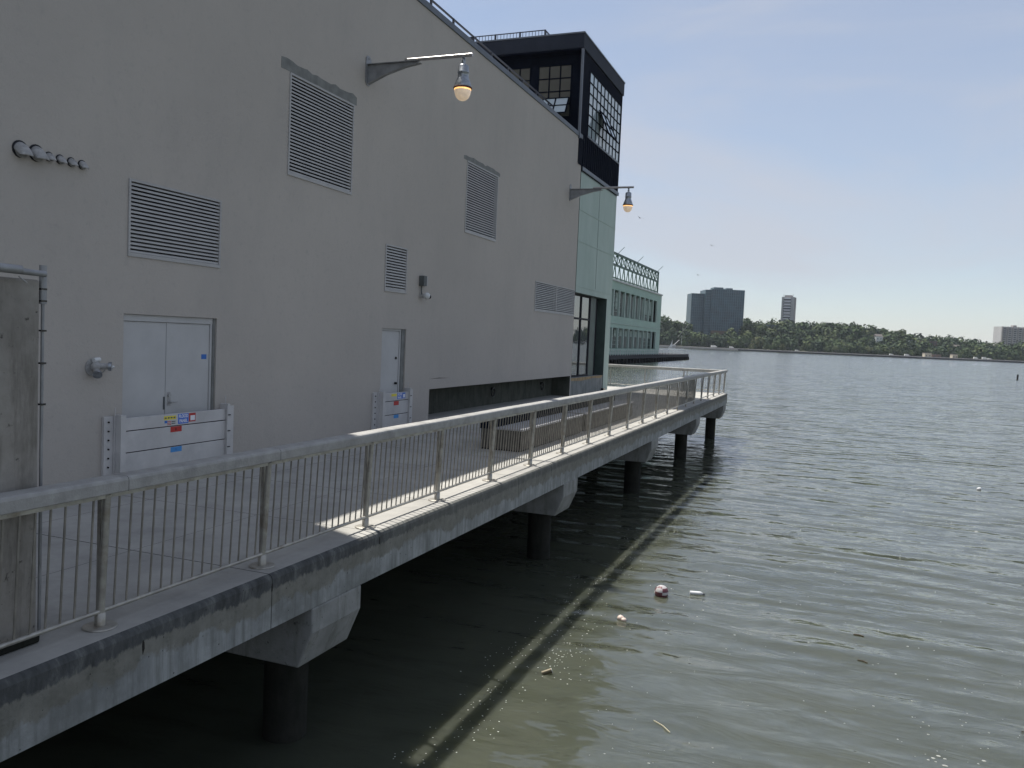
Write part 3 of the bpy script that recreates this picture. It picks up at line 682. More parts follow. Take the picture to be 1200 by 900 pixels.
# ================================================================== GUARD RAIL
LEAN = .05
G = thing('guard_railing', (RX, 20, DECK), 'long steel guard rail with thin balusters and broad pale handrail on the promenade edge', 'guard rail', 'promenade guard rails')
PY = [4.46 + 1.831 * k for k in range(-3, 21)]
zt = 3.05
def xl(z): return RX + LEAN * (z - DECK)
for y in PY:
    if y < 2.4: continue
    p_ = MB(); p_.cyl((RX, y, DECK), (xl(3.06), y, 3.06), .027, n=12); p_.box(xl(2.5) - .05, xl(2.5) - .02, y - .012, y + .012, DECK + .11, 3.05)
    po = p_.build('post', 'rail', G)
    MB().lathe([(.0, .012), (.11, .012), (.118, .008), (.118, 0)], (RX, y, DECK + .002), 24).lathe([(.038, .012), (.038, .105), (.027, .11)], (RX, y, DECK + .002), 16).build('base_flange', 'rail', po)
for i in range(len(PY) - 1):
    y0, y1 = PY[i], PY[i + 1]
    if y1 < 2.4: continue
    q = MB(); q.box(xl(3.05) - .02, xl(3.05) + .012, y0 + .02, y1 - .02, 3.035, 3.062)
    zb = 2.2; q.cyl((xl(zb), y0, zb), (xl(zb), y1, zb), .017, n=10)
    if y0 < 31:
        n = 16
        for k in range(1, n):
            y = y0 + (y1 - y0) * k / n
            if y0 > 22 and k > 13: continue
            q.cyl((xl(zb), y, zb), (xl(3.04), y, 3.04), .0082, n=7, mi=1)
    else:
        q.cyl((xl(2.62), y0, 2.62), (xl(2.62), y1, 2.62), .005, n=6)
    q.build('baluster_panel', ['rail', 'baluster'], G)
# handrail in lengths with a seam every other bay
hp = [(-.086, 3.078), (-.09, 3.085), (-.09, 3.158), (-.083, 3.175), (-.068, 3.184), (0, 3.188), (.068, 3.184), (.083, 3.175), (.09, 3.158), (.09, 3.085), (.086, 3.078), (.05, 3.068), (-.05, 3.068)]
hx = xl(3.06) - .012
cuts = [-1.5, 4.52 + .06, 6.36 + .0] + [6.36 + 3.662 * k for k in range(1, 10)] + [41.17]
cuts = sorted(set(round(c_, 3) for c_ in cuts if c_ <= 41.2))
for a, b_ in zip(cuts[:-1], cuts[1:]):
    m_ = MB(); n = len(hp); L_ = b_ - .003 - (a + .003); ns = max(2, int(L_ / .6))
    vs = [(hx + x + .002 * math.sin(7 * (a + L_ * s_ / ns)), a + .003 + L_ * s_ / ns, z + .0015 * math.sin(5 * (a + s_))) for s_ in range(ns + 1) for x, z in hp]
    m_.add(vs, [(s_ * n + i, s_ * n + (i + 1) % n, (s_ + 1) * n + (i + 1) % n, (s_ + 1) * n + i) for s_ in range(ns) for i in range(n)], 0, False)
    m_.add(vs[:n], [tuple(range(n))]); m_.add(vs[-n:], [tuple(range(n))]); m_.build('handrail', 'cast', G)
# end rail across the tip
GE = thing('end_railing', (-8, 40.4, DECK), 'guard rail closing the far end of the promenade, seen against the river', 'guard rail', 'promenade guard rails')
for x in (-6.7, -8.6, -10.5, -12.3):
    p_ = MB(); p_.cyl((x, 40.42, DECK), (x, 40.42, 3.1), .027, n=10); p_.cyl((x + .16, 40.42, 2.2), (x + .16, 40.42, 3.1), .014, n=8); po = p_.build('post', 'rail', GE)
    MB().lathe([(.0, .012), (.11, .012), (.118, 0)], (x, 40.42, DECK + .002), 16).build('base_flange', 'rail', po)
q = MB(); q.box(-12.4, -4.9, 40.4, 40.44, 3.04, 3.06); q.cyl((-12.4, 40.42, 2.2), (-4.85, 40.42, 2.2), .014, n=8)
for k in range(66): q.cyl((-4.96 - k * .114, 40.42, 2.2), (-4.96 - k * .114, 40.42, 3.05), .005, n=5)
q.build('baluster_panel', 'rail', GE)
MB().prism([(40.42 + x, z) for x, z in hp], 0, -12.4, -4.9).build('handrail', 'cast', GE)

# ================================================================== OLD PILLAR WITH GATE PIPES
t = thing('concrete_pillar', (-5.2, 3.6, DECK), 'old stained concrete pillar standing inside the guard rail at the near left', 'pillar')
pm = MB(); N_ = 24
front = []
pm.box(-5.35, -4.985, 2.6, 4.055, DECK, 4.56); pm.build('shaft', 'pillar', t, bevel=.02, seg=3)
MB().box(-5.38, -4.955, 2.6, 4.06, DECK + .002, DECK + .07).build('footing', 'pile', t, bevel=.015)
t = thing('pipe_gate_frame', (-5.0, 4.1, DECK), 'galvanised pipe gate frame fixed on top and side of the old pillar', 'gate frame')
MB().cyl((-4.95, 2.5, 4.63), (-4.95, 4.06, 4.6), .021, n=12).build('top_pipe', 'brkt', t); MB().cyl((-4.95, 2.5, 4.635), (-4.95, 3.88, 4.612), .03, n=12).build('sleeve', 'brkt', t)
MB().cyl((-5.0, 4.085, 2.1), (-5.0, 4.085, 4.4), .011, n=10).cyl((-5.0, 4.085, 4.4), (-5.0, 4.085, 4.66), .024, n=12).build('side_pipe', 'brkt', t)
for z in (3.72, 4.0, 4.22, 4.42, 4.5): MB().cyl((-5.0, 4.085, z - .006), (-5.0, 4.085, z + .006), .026, n=12).build('clamp', 'lens', t)
MB().tube([(-4.93, 3.6, 4.58), (-4.93, 3.66, 4.52), (-4.94, 3.72, 4.56)], .006, 6).build('tie_wire', 'galv', t); MB().tube([(-4.94, 3.86, 4.57), (-4.93, 3.91, 4.53)], .005, 6).build('tie_wire', 'galv', t)

# ================================================================== BENCHES
def bench(y0, y1, label):
    t = thing('bench', (-6, (y0 + y1) / 2, DECK), label, 'bench', 'long block benches on the promenade')
    s_ = MB(); n = int((y1 - y0) / .09)
    for k in range(n): 
        a = y0 + (y1 - y0) * k / n; s_.box(-5.585, -5.56, a + .006, a + (y1 - y0) / n - .006, DECK + .03, 2.49)
    for k in range(9): s_.box(-6.4 + k * .09, -6.32 + k * .09, y0 - .02, y0, DECK + .03, 2.49)
    s_.build('slatted_front', 'wood', t)
    MB().box(-6.42, -5.585, y0, y1, DECK, 2.488).build('base', 'lens', t)
    MB().box(-6.1, -5.53, y0 - .03, y1 + .02, 2.49, 2.53).build('seat', 'woodtop', t, bevel=.008)
    MB().box(-6.45, -6.12, y0 - .03, y1 + .02, 2.49, 2.79).build('backrest', 'black', t, bevel=.01)
bench(15.05, 19.2, 'near long block bench with grey seat and slatted front behind the rail'); bench(19.55, 24.6, 'far long block bench beyond the near one behind the rail')

# ================================================================== THINGS ON THE WATER
def fleck(n, box, smin, smax):
    for _ in range(n):
        x = random.uniform(*box[:2]); y = random.uniform(*box[2:]); r = random.uniform(smin, smax) ; a0 = random.random() * 6; k = 6
        el = random.uniform(1, 2)
        pts = [(x + r * el * math.cos(a0 + 2 * math.pi * i / k) * random.uniform(.7, 1.1), y + r * math.sin(a0 + 2 * math.pi * i / k) * random.uniform(.7, 1.1), .001) for i in range(k)]
        fl.add(pts + [(x, y, .004 + r * .3)], [(i, (i + 1) % k, k) for i in range(k)])
fl = MB()
fleck(150, (-4, 4.5, 8, 13), .003, .009); fleck(80, (.8, 3.2, 8.6, 11), .004, .012); fleck(160, (-4.3, 5, 12, 26), .004, .011); fleck(60, (1.2, 2.8, 8.8, 10), .01, .02)
for _ in range(520):   # scum line trapped in the strip of light beside the pier
    y = random.uniform(6, 22); x = -3.62 + random.gauss(0, .22) + .12 * math.sin(y * 1.7); r = random.uniform(.003, .012)
    k = 5; pts = [(x + r * math.cos(2 * math.pi * i / k), y + r * math.sin(2 * math.pi * i / k), .001) for i in range(k)]
    fl.add(pts + [(x, y, .004)], [(i, (i + 1) % k, k) for i in range(k)])
for _ in range(70):
    y = random.gauss(10.5, .5); x = random.gauss(-3.1, .2); r = random.uniform(.004, .012)
    k = 5; pts = [(x + r * math.cos(2 * math.pi * i / k), y + r * math.sin(2 * math.pi * i / k), .001) for i in range(k)]
    fl.add(pts + [(x, y, .004)], [(i, (i + 1) % k, k) for i in range(k)])
fl.build('foam_flecks', 'foam', label='tiny pale foam flecks scattered over the water', cat='foam', kind='stuff')
# ball
t = thing('floating_ball', (-2.5, 14.03, .06), 'worn white and maroon ball floating on the river', 'ball')
b_ = MB(); r = .12; n = 16
prof = [(max(r * math.sin(math.pi * k / n), .0001), -r * math.cos(math.pi * k / n)) for k in range(n + 1)]
vs = []; 
for rr_, z in prof:
    for i in range(20): a = 2 * math.pi * i / 20; vs.append((-2.5 + rr_ * math.cos(a), 14.03 + rr_ * math.sin(a), .06 + z))
for k in range(n):
    for i in range(20):
        jn = (i + 1) % 20; mi = 1 if ((i // 4 + k // 3) % 2 and not k > 13) or k < 7 else 0
        b_.add([vs[k * 20 + i], vs[k * 20 + jn], vs[(k + 1) * 20 + jn], vs[(k + 1) * 20 + i]], [(0, 1, 2, 3)], mi, True)
b_.build('ball_skin', ['ballw', 'ballr'], t)
t = thing('plastic_bottle', (-1.97, 14.4, .02), 'white plastic bottle floating right of the ball', 'bottle')
b_ = MB(); b_.cyl((-2.07, 14.38, .02), (-1.9, 14.42, .02), .035, n=12); b_.cyl((-1.9, 14.42, .02), (-1.86, 14.43, .02), .035, .014, n=12); b_.build('body', 'hull', t); MB().cyl((-1.86, 14.43, .02), (-1.82, 14.44, .02), .016, n=10).build('bottle_cap', 'jbox', t)
b_ = MB(); b_.ball((-2.84, 12.5, .02), .055, 9, sz=.8); b_.ball((-2.78, 12.46, .015), .045, 8, sz=.7); b_.ball((-2.86, 12.57, .01), .035, 8); b_.build('plastic_scrap', 'pink', label='crumpled pinkish plastic scrap floating near the pier', cat='litter')
t = thing('drink_can', (-3.2, 9.98, .02), 'brown drink can bobbing in the foam near the bottom', 'can')
b_ = MB(); b_.cyl((-3.25, 9.95, 0), (-3.14, 10.0, .045), .034, n=14); b_.build('can_body', 'can', t); MB().cyl((-3.14, 10.0, .045), (-3.135, 10.002, .047), .03, n=14).build('can_lid', 'galv', t)
def stick(a, b_, mat, label, r=.006): MB().tube([(a[0], a[1], .008), ((a[0] + b_[0]) / 2 + .01, (a[1] + b_[1]) / 2 + .01, .012), (b_[0], b_[1], .008)], r, 6).build('stick', mat, label=label, cat='stick')
stick((-1.661, 9.273), (-1.437, 9.066), 'twigp', 'pale reed stick floating alone below the ball')
stick((.544, 13.539), (.689, 13.514), 'twig', 'dark twig on the water, upper of the two left of centre right', .012)
stick((.577, 12.43), (.7, 12.37), 'twig', 'dark bent twig on the water below the upper twig', .01)
stick((2.3, 10.95), (2.42, 10.88), 'twig', 'short dark twig floating near the lower right edge', .006)
b_ = MB(); b_.ball((4.69, 30.6, .02), .06, 10); b_.ball((4.72, 30.58, .04), .045, 8); b_.build('foam_float', 'hull', label='small white float alone on the open water at right', cat='float')
b_ = MB(); b_.cyl((36.0, 199, -2), (36.05, 199, 1.05), .2, .17, n=10); b_.cyl((36.05, 199, 1.05), (36.05, 199, 1.12), .19, n=10); b_.build('mooring_post', 'wpile', label='lone black mooring post rising from the water at the right edge', cat='post')

# gulls
def gull(x, y, z, yaw, label, k=0):
    s_ = .5
    me = MB()
    me.add([(0, -.28, 0), (.06, -.1, .02), (-.06, -.1, .02), (0, -.1, -.05), (.05, .15, .03), (-.05, .15, .03), (0, .15, -.04), (0, .34, 0),
            (.35, .02, .12), (.35, -.1, .12), (.65, -.12, .02), (-.35, .02, .12), (-.35, -.1, .12), (-.65, -.12, .02)],
           [(0, 1, 2), (0, 3, 1), (0, 2, 3), (1, 4, 5, 2), (1, 3, 6, 4), (2, 5, 6, 3), (4, 7, 5), (4, 6, 7), (5, 7, 6), (1, 9, 8, 4), (9, 10, 8), (2, 5, 11, 12), (12, 11, 13)])
    o = me.build('gull', 'gull', label=label, cat='bird', group='gulls flying over the river', local=True); o.location = (x, y, z); o.rotation_euler = (rad(8), rad(12), yaw)
def fpt(x, y, Dd):
    # place along a bearing at distance
    a = math.atan2(x - 600, 970) - rad(YAW); return math.sin(a) * Dd, math.cos(a) * Dd
for (px, dz, Dd, l) in ((740, 16.2, 110, 'gull in the sky just below the far bracket lamp'), (825, 17.5, 150, 'gull in the open sky, middle one of three'), (811, 11.5, 140, 'gull low in the sky above the dark office tower')):
    x, y = fpt(px, 0, Dd); gull(x, y, EYE + dz, rad(40), l)

# ================================================================== GREEN PIER SHED
P = thing('pier_shed', (-42.2, 190, 1.6), 'pale green two storey pier building with long window bands and a roof truss', 'building')
px = -42.2
def pz(X, y0, y1, z0, z1, mat, name, par, dx=.0): return MB().box(X, X + dx, y0, y1, z0, z1).build(name, mat, par)
w_ = MB(); bands = [(9.55, 14.9), (2.9, 7.15)]; W0, W1 = 120, 208.4
for (a, b_) in ((1.6, 2.9), (7.15, 9.55), (14.9, 16.65)): w_.quad((px, 95, a), (px, 214, a), (px, 214, b_), (px, 95, b_))
for (a, b_) in bands: w_.quad((px, W1, a), (px, 214, a), (px, 214, b_), (px, W1, b_)); w_.quad((px, 95, a), (px, W0, a), (px, W0, b_), (px, 95, b_)); w_.quad((px - 1.2, 95, a), (px - 1.2, 214, a), (px - 1.2, 214, b_), (px - 1.2, 95, b_), 1)
for z in (2.9, 7.15, 9.55, 14.9): w_.quad((px, W0, z), (px, W1, z), (px - 1.2, W1, z), (px - 1.2, W0, z))
w_.quad((px, 214, 1.6), (px - 30, 214, 1.6), (px - 30, 214, 16.65), (px, 214, 16.65)); w_.quad((px, 95, 1.6), (px - 30, 95, 1.6), (px - 30, 95, 16.65), (px, 95, 16.65)); w_.quad((px, 95, 16.65), (px, 214, 16.65), (px - 30, 214, 16.65), (px - 30, 95, 16.65))
w_.build('wall', ['pgreen', 'pgreend'], P)
MB().box(px - .3, px + .25, 95, 214.2, 16.6, 16.95).build('parapet', 'pwhite', P)
MB().box(px, px + .1, 95, 214, 8.0, 8.15).build('string_course', 'pframe', P)
ns = 17
for bi, (a, b_) in enumerate(bands):
    for k in range(ns):
        y0 = W1 - (k + 1) * 4.9 + .3; y1 = W1 - k * 4.9 - .3
        if y0 < W0: break
        f_ = MB(); f_.box(px - .25, px + .12, y1 - .1, y1 + .6, a, b_)
        for q in range(1, 5): z = a + (b_ - a) * q / 5; f_.box(px - .9, px - .8, y0, y1, z - .06, z + .06) if (k in (0, 1, 7, 8, 9)) else None
        ff = f_.build('window', 'pframe', P)
        if bi == 0 and k in (2, 3, 4, 5, 6):
            c_ = MB(); c_.prism([(y0 + .2, a + .1), (y0 + .7, a + .1), (y0 + 1.5, b_ - .2), (y0 + .9, b_ - .2)], 0, px - .8, px - .7)
            c_.prism([(y1 - .9, a + .1), (y1 - .3, a + .1), (y1 - 1.9, b_ - .2), (y1 - 2.4, b_ - .2)], 0, px - .8, px - .7); c_.build('curtain', 'pframe', ff)
        else:
            c_ = MB(); c_.box(px - 1.15, px - 1.1, y0 + .8, y1 - 1.2, a + (b_ - a) * (.3 if bi == 0 else .62), b_ - .3); c_.build('blind', 'pframe', ff)
# truss
TR = thing('roof_truss', (px - .5, 170, 17), 'dark green lattice steel truss standing on the green pier building roof', 'truss')
tx = px - .6
for z, r in ((22.3, .22), (20.0, .2), (17.4, .12)): MB().box(tx - r, tx + r, 130, 211, z - r, z + r).build('chord', 'truss', TR)
for k in range(22):
    y = 211 - k * 3.9
    if y < 131: break
    m_ = MB(); m_.cyl((tx, y, 20), (tx, y, 22.3), .13, n=5); m_.cyl((tx, y, 20), (tx, y - 3.9, 22.3), .11, n=5); m_.cyl((tx, y - 3.9, 20), (tx, y, 22.3), .11, n=5)
    if k % 1 == 0: m_.cyl((tx, y, 16.9), (tx, y - 1.6, 20), .13, n=5); m_.cyl((tx, y - 3.2, 16.9), (tx, y - 1.6, 20), .1, n=5)
    m_.build('brace', 'truss', TR)
MB().cyl((tx, 211, 16.9), (tx, 211, 22.4), .2, n=6).build('end_post', 'truss', TR)
for y in (209, 186, 168, 150): MB().cyl((tx, y, 22.3), (tx + 1.6, y - .6, 23.7), .06, n=5).build('flag_pole', 'truss', TR)
# its dock
D_ = thing('timber_dock', (-39.2, 190, 0), 'dark timber dock under the green pier building', 'dock')
MB().box(px - 30, -39.2, 90, 243, .9, 1.62).build('dock_deck', 'bulk', D_)
for k in range(52): MB().cyl((-39.4, 91 + k * 3, -2), (-39.4, 91 + k * 3, .92), .28, n=7).build('dock_pile', 'wpile', D_)
MB().box(px - 30, -40.2, 90, 243, -.5, .9).build('dock_backing', 'wpile', D_)
F_ = thing('dock_fence', (-39.5, 190, 1.62), 'pale low railing along the timber dock', 'railing')
for z in (2.1, 2.7): MB().box(-39.55, -39.5, 95, 241, z - .04, z + .04).build('rail', 'pwhite', F_)
for k in range(73): MB().box(-39.58, -39.48, 95 + k * 2.02, 95.1 + k * 2.02, 1.62, 2.74).build('post', 'pwhite', F_)
for z in (2.1, 2.7): MB().box(-60, -39.55, 241, 241.06, z - .04, z + .04).build('rail', 'pwhite', F_)

# ================================================================== FAR SHORE
FW = Vector((-math.sin(rad(YAW)), math.cos(rad(YAW)), 0)); RT = Vector((math.cos(rad(YAW)), math.sin(rad(YAW)), 0))
def fp(u, dd_, z): q = FW * dd_ + RT * u; return (q.x, q.y, z)
tops_u = [-900, 0, 150, 175, 200, 225, 270, 300, 330, 360, 400, 440, 475, 500, 530, 560, 604, 700, 1600]
tops_z = [30, 28, 27, 27, 31, 28, 25, 34, 36, 36, 37, 37, 33, 30, 26, 24, 22, 22, 20]
def gtop(u): return np.interp(u, tops_u, tops_z) - 12
def ground(u, dd_):
    t_ = np.clip((dd_ - 1000) / 75, 0, 1); t_ = t_ * t_ * (3 - 2 * t_)
    return 2.2 + (gtop(u) - 2.2) * t_
tm = MB(); us = np.linspace(-900, 1600, 120); ds = [978, 990, 1000, 1015, 1030, 1045, 1060, 1075, 1100, 1200, 1500, 2500]
vs = [fp(u, dd_, float(ground(u, dd_))) for dd_ in ds for u in us]; n = len(us)
tm.add(vs, [(i * n + k, i * n + k + 1, (i + 1) * n + k + 1, (i + 1) * n + k) for i in range(len(ds) - 1) for k in range(n - 1)], 0, True)
tm.build('hillside', 'soil', label='low wooded hillside on the far bank', kind='structure')
bk = MB(); bk.add([fp(u, dd_, z) for u in (-900, 1600) for dd_, z in ((976, -1), (976, 1.6), (980, 1.6), (980, -1))], [(0, 4, 5, 1), (1, 5, 6, 2)])
bk.build('river_bank', 'bulk', label='dark bulkhead along the far waterline', kind='structure')
bk = MB(); bk.add([fp(u, dd_, z) for u in (-900, 1600) for dd_, z in ((977, 1.6), (977, 2.35), (992, 2.4))], [(0, 3, 4, 1), (1, 4, 5, 2)])
bk.build('river_path', 'esplanade', label='pale shoreline path on top of the far bulkhead', kind='structure')
# leaf masses
def leaves(trees, nl, size):
    """trees rows: x,y,z(centre),rx,rz,tint ; returns quads"""
    T_ = np.array(trees); k = len(T_)
    u = rng.normal(size=(k, nl, 3)); u /= np.linalg.norm(u, axis=2, keepdims=True)
    # lobes give an uneven outline
    lob = rng.normal(size=(k, 7, 3)); lob /= np.linalg.norm(lob, axis=2, keepdims=True)
    dot = np.einsum('knc,kmc->knm', u, lob).max(axis=2)
    rr_ = (.72 + .32 * np.clip(dot, 0, 1) ** 2) * rng.uniform(.72, 1.05, (k, nl))
    P_ = u * rr_[..., None]; P_[..., :2] *= T_[:, None, 3:4]; P_[..., 2] *= T_[:, None, 4]
    C_ = T_[:, None, :3] + P_
    nrm = u + rng.normal(scale=.5, size=u.shape); nrm /= np.linalg.norm(nrm, axis=2, keepdims=True)
    a = np.cross(nrm, rng.normal(size=u.shape)); a /= np.linalg.norm(a, axis=2, keepdims=True); b_ = np.cross(nrm, a)
    s_ = size * rng.uniform(.6, 1.3, (k, nl, 1)) * (T_[:, None, 3:4] / 5)
    V = np.stack([C_ - a * s_ - b_ * s_ * .7, C_ + a * s_ - b_ * s_ * .5, C_ + a * s_ * .8 + b_ * s_, C_ - a * s_ * .7 + b_ * s_ * .8], axis=2).reshape(-1, 3)
    tint = np.repeat((T_[:, 5:6] + rng.normal(scale=.05, size=(k, nl))).reshape(-1), 4)
    return V, tint
def leaf_obj(name, V, tint, parent=None, **kw):
    nf = len(V) // 4; me = bpy.data.meshes.new(name)
    me.vertices.add(len(V)); me.vertices.foreach_set('co', V.astype(np.float32).ravel()); me.loops.add(len(V)); me.loops.foreach_set('vertex_index', np.arange(len(V), dtype=np.int32))
    me.polygons.add(nf); me.polygons.foreach_set('loop_start', np.arange(0, len(V), 4, dtype=np.int32)); me.update(calc_edges=True)
    at = me.attributes.new('tint', 'FLOAT', 'POINT'); at.data.foreach_set('value', np.clip(tint, 0, 1).astype(np.float32))
    me.materials.append(M['leaf']); o = bpy.data.objects.new(name, me); COL.objects.link(o)
    if parent: o.parent = parent
    return tag(o, kw.get('label'), kw.get('cat'), kw.get('group'), kw.get('kind'))
rows = []
for _ in range(1900):
    u = random.uniform(90, 780); dd_ = random.choice([random.uniform(996, 1070), random.uniform(1000, 1110)])
    if 224 < u < 292 and dd_ > 1040: continue
    r = random.choice([random.uniform(2.4, 4.5), random.uniform(4, 6.5), random.uniform(6, 8.5)]) * (.5 if dd_ < 1003 else 1); gz = float(ground(u, dd_)); h = r * random.uniform(1.0, 1.5)
    q = fp(u, dd_, gz + h * .62 + .5); rows.append((*q, r, h, random.choice([0, .1, .2, .28, .35, .45, .6, .72]) + (.25 if 275 < u < 330 and random.random() < .5 else 0)))
V, ti = leaves(rows, 130, .85)
leaf_obj('wooded_hillside', V, ti, label='dense green wood covering the far river bank', cat='wood', kind='stuff')
# trees that stand out
def far_tree(u, dd_, h, r, tint, label):
    gz = float(ground(u, dd_)); x, y, _ = fp(u, dd_, 0)
    t = thing('tree', (x, y, gz), label, 'tree', 'trees standing out along the far bank')
    tk = MB(); tk.cyl((0, 0, -1), (.3, 0, h * .6), .45, .2, n=7)
    for k in range(5):
        a = k * 1.3; tk.cyl((.2, 0, h * (.35 + .05 * k)), (r * .6 * math.cos(a), r * .6 * math.sin(a), h * (.62 + .05 * k)), .18, .06, n=5)
    tk.build('trunk', 'bark', t, local=True)
    V, ti = leaves([(random.uniform(-.4, .4) * r, random.uniform(-.4, .4) * r, h * random.uniform(.55, .85), r * random.uniform(.5, .75), h * random.uniform(.2, .28), tint) for _ in range(5)], 130, .8)
    leaf_obj('crown', V, ti, t)
for a in ((186, 1030, 30, 9, .35, 'tall tree rising above the wood just right of the pier building'), (203, 1035, 25, 8, .5, 'lighter rounded tree between the pier building and the dark office tower'),
          (293, 1042, 27, 9, .4, 'loose crowned tree leaning out right of the dark office tower'), (309, 1040, 22, 8, .55, 'pale round tree behind the leaning tree near the office tower'), (369, 1072, 15, 8, .4, 'round tree just right of the slim tower'),
          (392, 1075, 15, 9, .5, 'pale tree on the ridge right of the slim tower'), (421, 1076, 14, 9, .35, 'broad tree high on the middle of the ridge'), (440, 1077, 17, 8, .3, 'tallest bushy tree on the ridge right of centre'),
          (474, 1074, 16, 10, .4, 'broad crown above the white house'), (498, 1074, 17, 10, .7, 'pale yellow green tree at the ridge right of the white house'), (386, 995, 8, 5, .75, 'light green shrub like tree at the waterline, left one'),
          (425, 994, 9, 6, .8, 'bright green small tree at the waterline near the path'), (262, 996, 9, 7, .6, 'yellow green tree at the waterline below the office tower'), (250, 1006, 14, 8, .05, 'dark purple green tree left below the office tower'),
          (234, 1003, 13, 9, .02, 'darkest tree mass beside the crane')): far_tree(*a)

# --- office tower
O = thing('office_tower', fp(227.5, 1075, 18), 'dark glass office tower with stepped left wing above the trees', 'building', rz=rad(YAW))
def glassblock(x0, x1_, y0, y1, z1, par, floors, mull, name, bandmat='gtowerb', mullmat='gtowerb'):
    w_ = MB().box(x0, x1_, y0, y1, -4, z1).build(name, 'gtower', par, local=True)
    b_ = MB()
    for k in range(floors + 1):
        z = z1 * k / floors; b_.box(x0 - .12, x1_ + .12, y0 - .12, y1 + .12, z - .22, z + .22)
    b_.build('floor_band', bandmat, w_, local=True)
    m_ = MB(); n = int((x1_ - x0) / mull)
    for k in range(n + 1): x = x0 + (x1_ - x0) * k / n; m_.box(x - .2, x + .2, y0 - .3, y0 - .02, 0, z1)
    m_.build('mullion', mullmat, w_, local=True)
glassblock(0, 17, 2, 30, 53, O, 16, 2.3, 'wing'); glassblock(16.5, 24, -4, 28, 58, O, 17, 1.8, 'stair_core', 'gtowerl', 'gtowerb'); glassblock(24, 66, -6, 28, 59, O, 17, 2.8, 'main_block', 'gtowerb', 'gtowerl')
MB().box(28, 40, 0, 20, 59, 62).build('rooftop_unit', 'gtowerb', O, local=True); MB().box(44, 52, 0, 18, 59, 61.5).build('rooftop_unit', 'gtowerb', O, local=True); MB().box(25, 45, -10, -6, -6, 6).build('podium', 'brick', O, local=True)
# --- slim tower
S = thing('slim_tower', fp(349 * 1120 / 1060, 1120, 20), 'slim concrete apartment tower with white balcony bands above the trees', 'building', rz=rad(YAW - 28))
MB().box(-9, 7, -8, 9, -5, 54).build('shaft', 'tconc', S, local=True)
w_ = MB(); [w_.box(-6.5, 3.2, -8.3, -8.02, 10 + k * 3.05, 11.9 + k * 3.05) for k in range(14)]; w_.build('window_band', 'tglass', S, local=True)
w_ = MB(); [w_.box(-5.5, 2.6, -9.0, -8.05, 24 + k * 3.9, 25.3 + k * 3.9) for k in range(8)]; w_.build('balcony', 'twhite', S, local=True)
w_ = MB(); w_.box(7.0, 7.3, -6, 7, -2, 53.5); w_.build('side_panel', 'tconcd', S, local=True)
w_ = MB(); w_.box(-6, 3, -5, 5, 54, 56.5); w_.cyl((-7, -6, 54), (-7, -6, 58.5), .25, n=5); w_.cyl((5, -6, 54), (5, -6, 58), .25, n=5); w_.build('rooftop_unit', 'tconcd', S, local=True)
# --- right apartment block
A = thing('apartment_block', fp(621 * 1200 / 1060, 1200, 14), 'pale grey ribbed apartment block at the right edge behind the trees', 'building', rz=rad(YAW))
MB().box(0, 70, 0, 20, -5, 36.5).build('wall', 'aconc', A, local=True)
w_ = MB(); [w_.box(3.2 + k * 7.5, 6.6 + k * 7.5, -.3, -.02, 0, 35.5) for k in range(9)]; w_.build('window_band', 'tglass', A, local=True)
w_ = MB(); [w_.box(3.0, 68, -.8, -.32, 1.2 + k * 3, 2.3 + k * 3) for k in range(12)]; w_.build('balcony', 'aconc', A, local=True)
w_ = MB(); [w_.box(.4 + k * 7.5, 1.6 + k * 7.5, -1.6, -.02, 0, 36.6) for k in range(10)]; w_.build('rib', 'tconcd', A, local=True)
MB().box(19, 24, 4, 10, 36.5, 39).build('rooftop_unit', 'tconcd', A, local=True)
# --- houses and sheds
def house(u, dd_, w_, h, mat, label, z=None, flat=False, dp=9):
    gz = float(ground(u, dd_)) if z is None else z
    t = thing('house', fp(u, dd_, gz), label, 'house', 'small buildings on the far bank', rz=rad(YAW))
    MB().box(0, w_, 0, dp, -3, h).build('wall', mat, t, local=True)
    if flat: MB().box(-.3, w_ + .3, -.3, dp + .3, h, h + .5).build('roof', 'roof', t, local=True)
    else: MB().prism([(-.4, h), (dp + .4, h), (dp / 2, h + 3)], 0, -.4, w_ + .4).build('roof', 'roof', t, local=True)
    for k in range(max(2, int(w_ / 3.5))):
        for zz in ([h * .35] if h < 5 else [h * .25, h * .68]):
            x = w_ * (k + .5) / max(2, int(w_ / 3.5)); MB().box(x - .6, x + .6, -.08, -.01, zz - .7, zz + .7).build('window', 'tglass', t, local=True)
house(450, 1032, 8, 9, 'pwhite', 'white gabled house among the trees at the middle right', z=16); house(458, 1036, 9, 8, 'brick', 'brown gabled house just right of the white house', z=14)
house(486, 1030, 13, 6, 'pwhite', 'long white flat roofed house among the trees at right', z=16, flat=True); house(505, 1034, 22, 4, 'brick', 'low brown flat roofed block right of the long white house', z=18, flat=True)
house(488, 984, 8, 4.6, 'beige', 'beige riverside shed, left of the two at the waterline', flat=True, dp=6); house(498, 985, 10, 3.2, 'brick', 'low brown shed attached right of the left riverside shed', flat=True, dp=6)
house(521, 984, 6, 4.4, 'beige', 'beige riverside shed, right of the two at the waterline', flat=True, dp=6)
house(320, 1060, 22, 6, 'gtowerb', 'grey flat roofed building on the ridge left of the slim tower', z=28, flat=True); house(544, 1040, 16, 5, 'pwhite', 'pale house half hidden by trees near the right block', z=11)
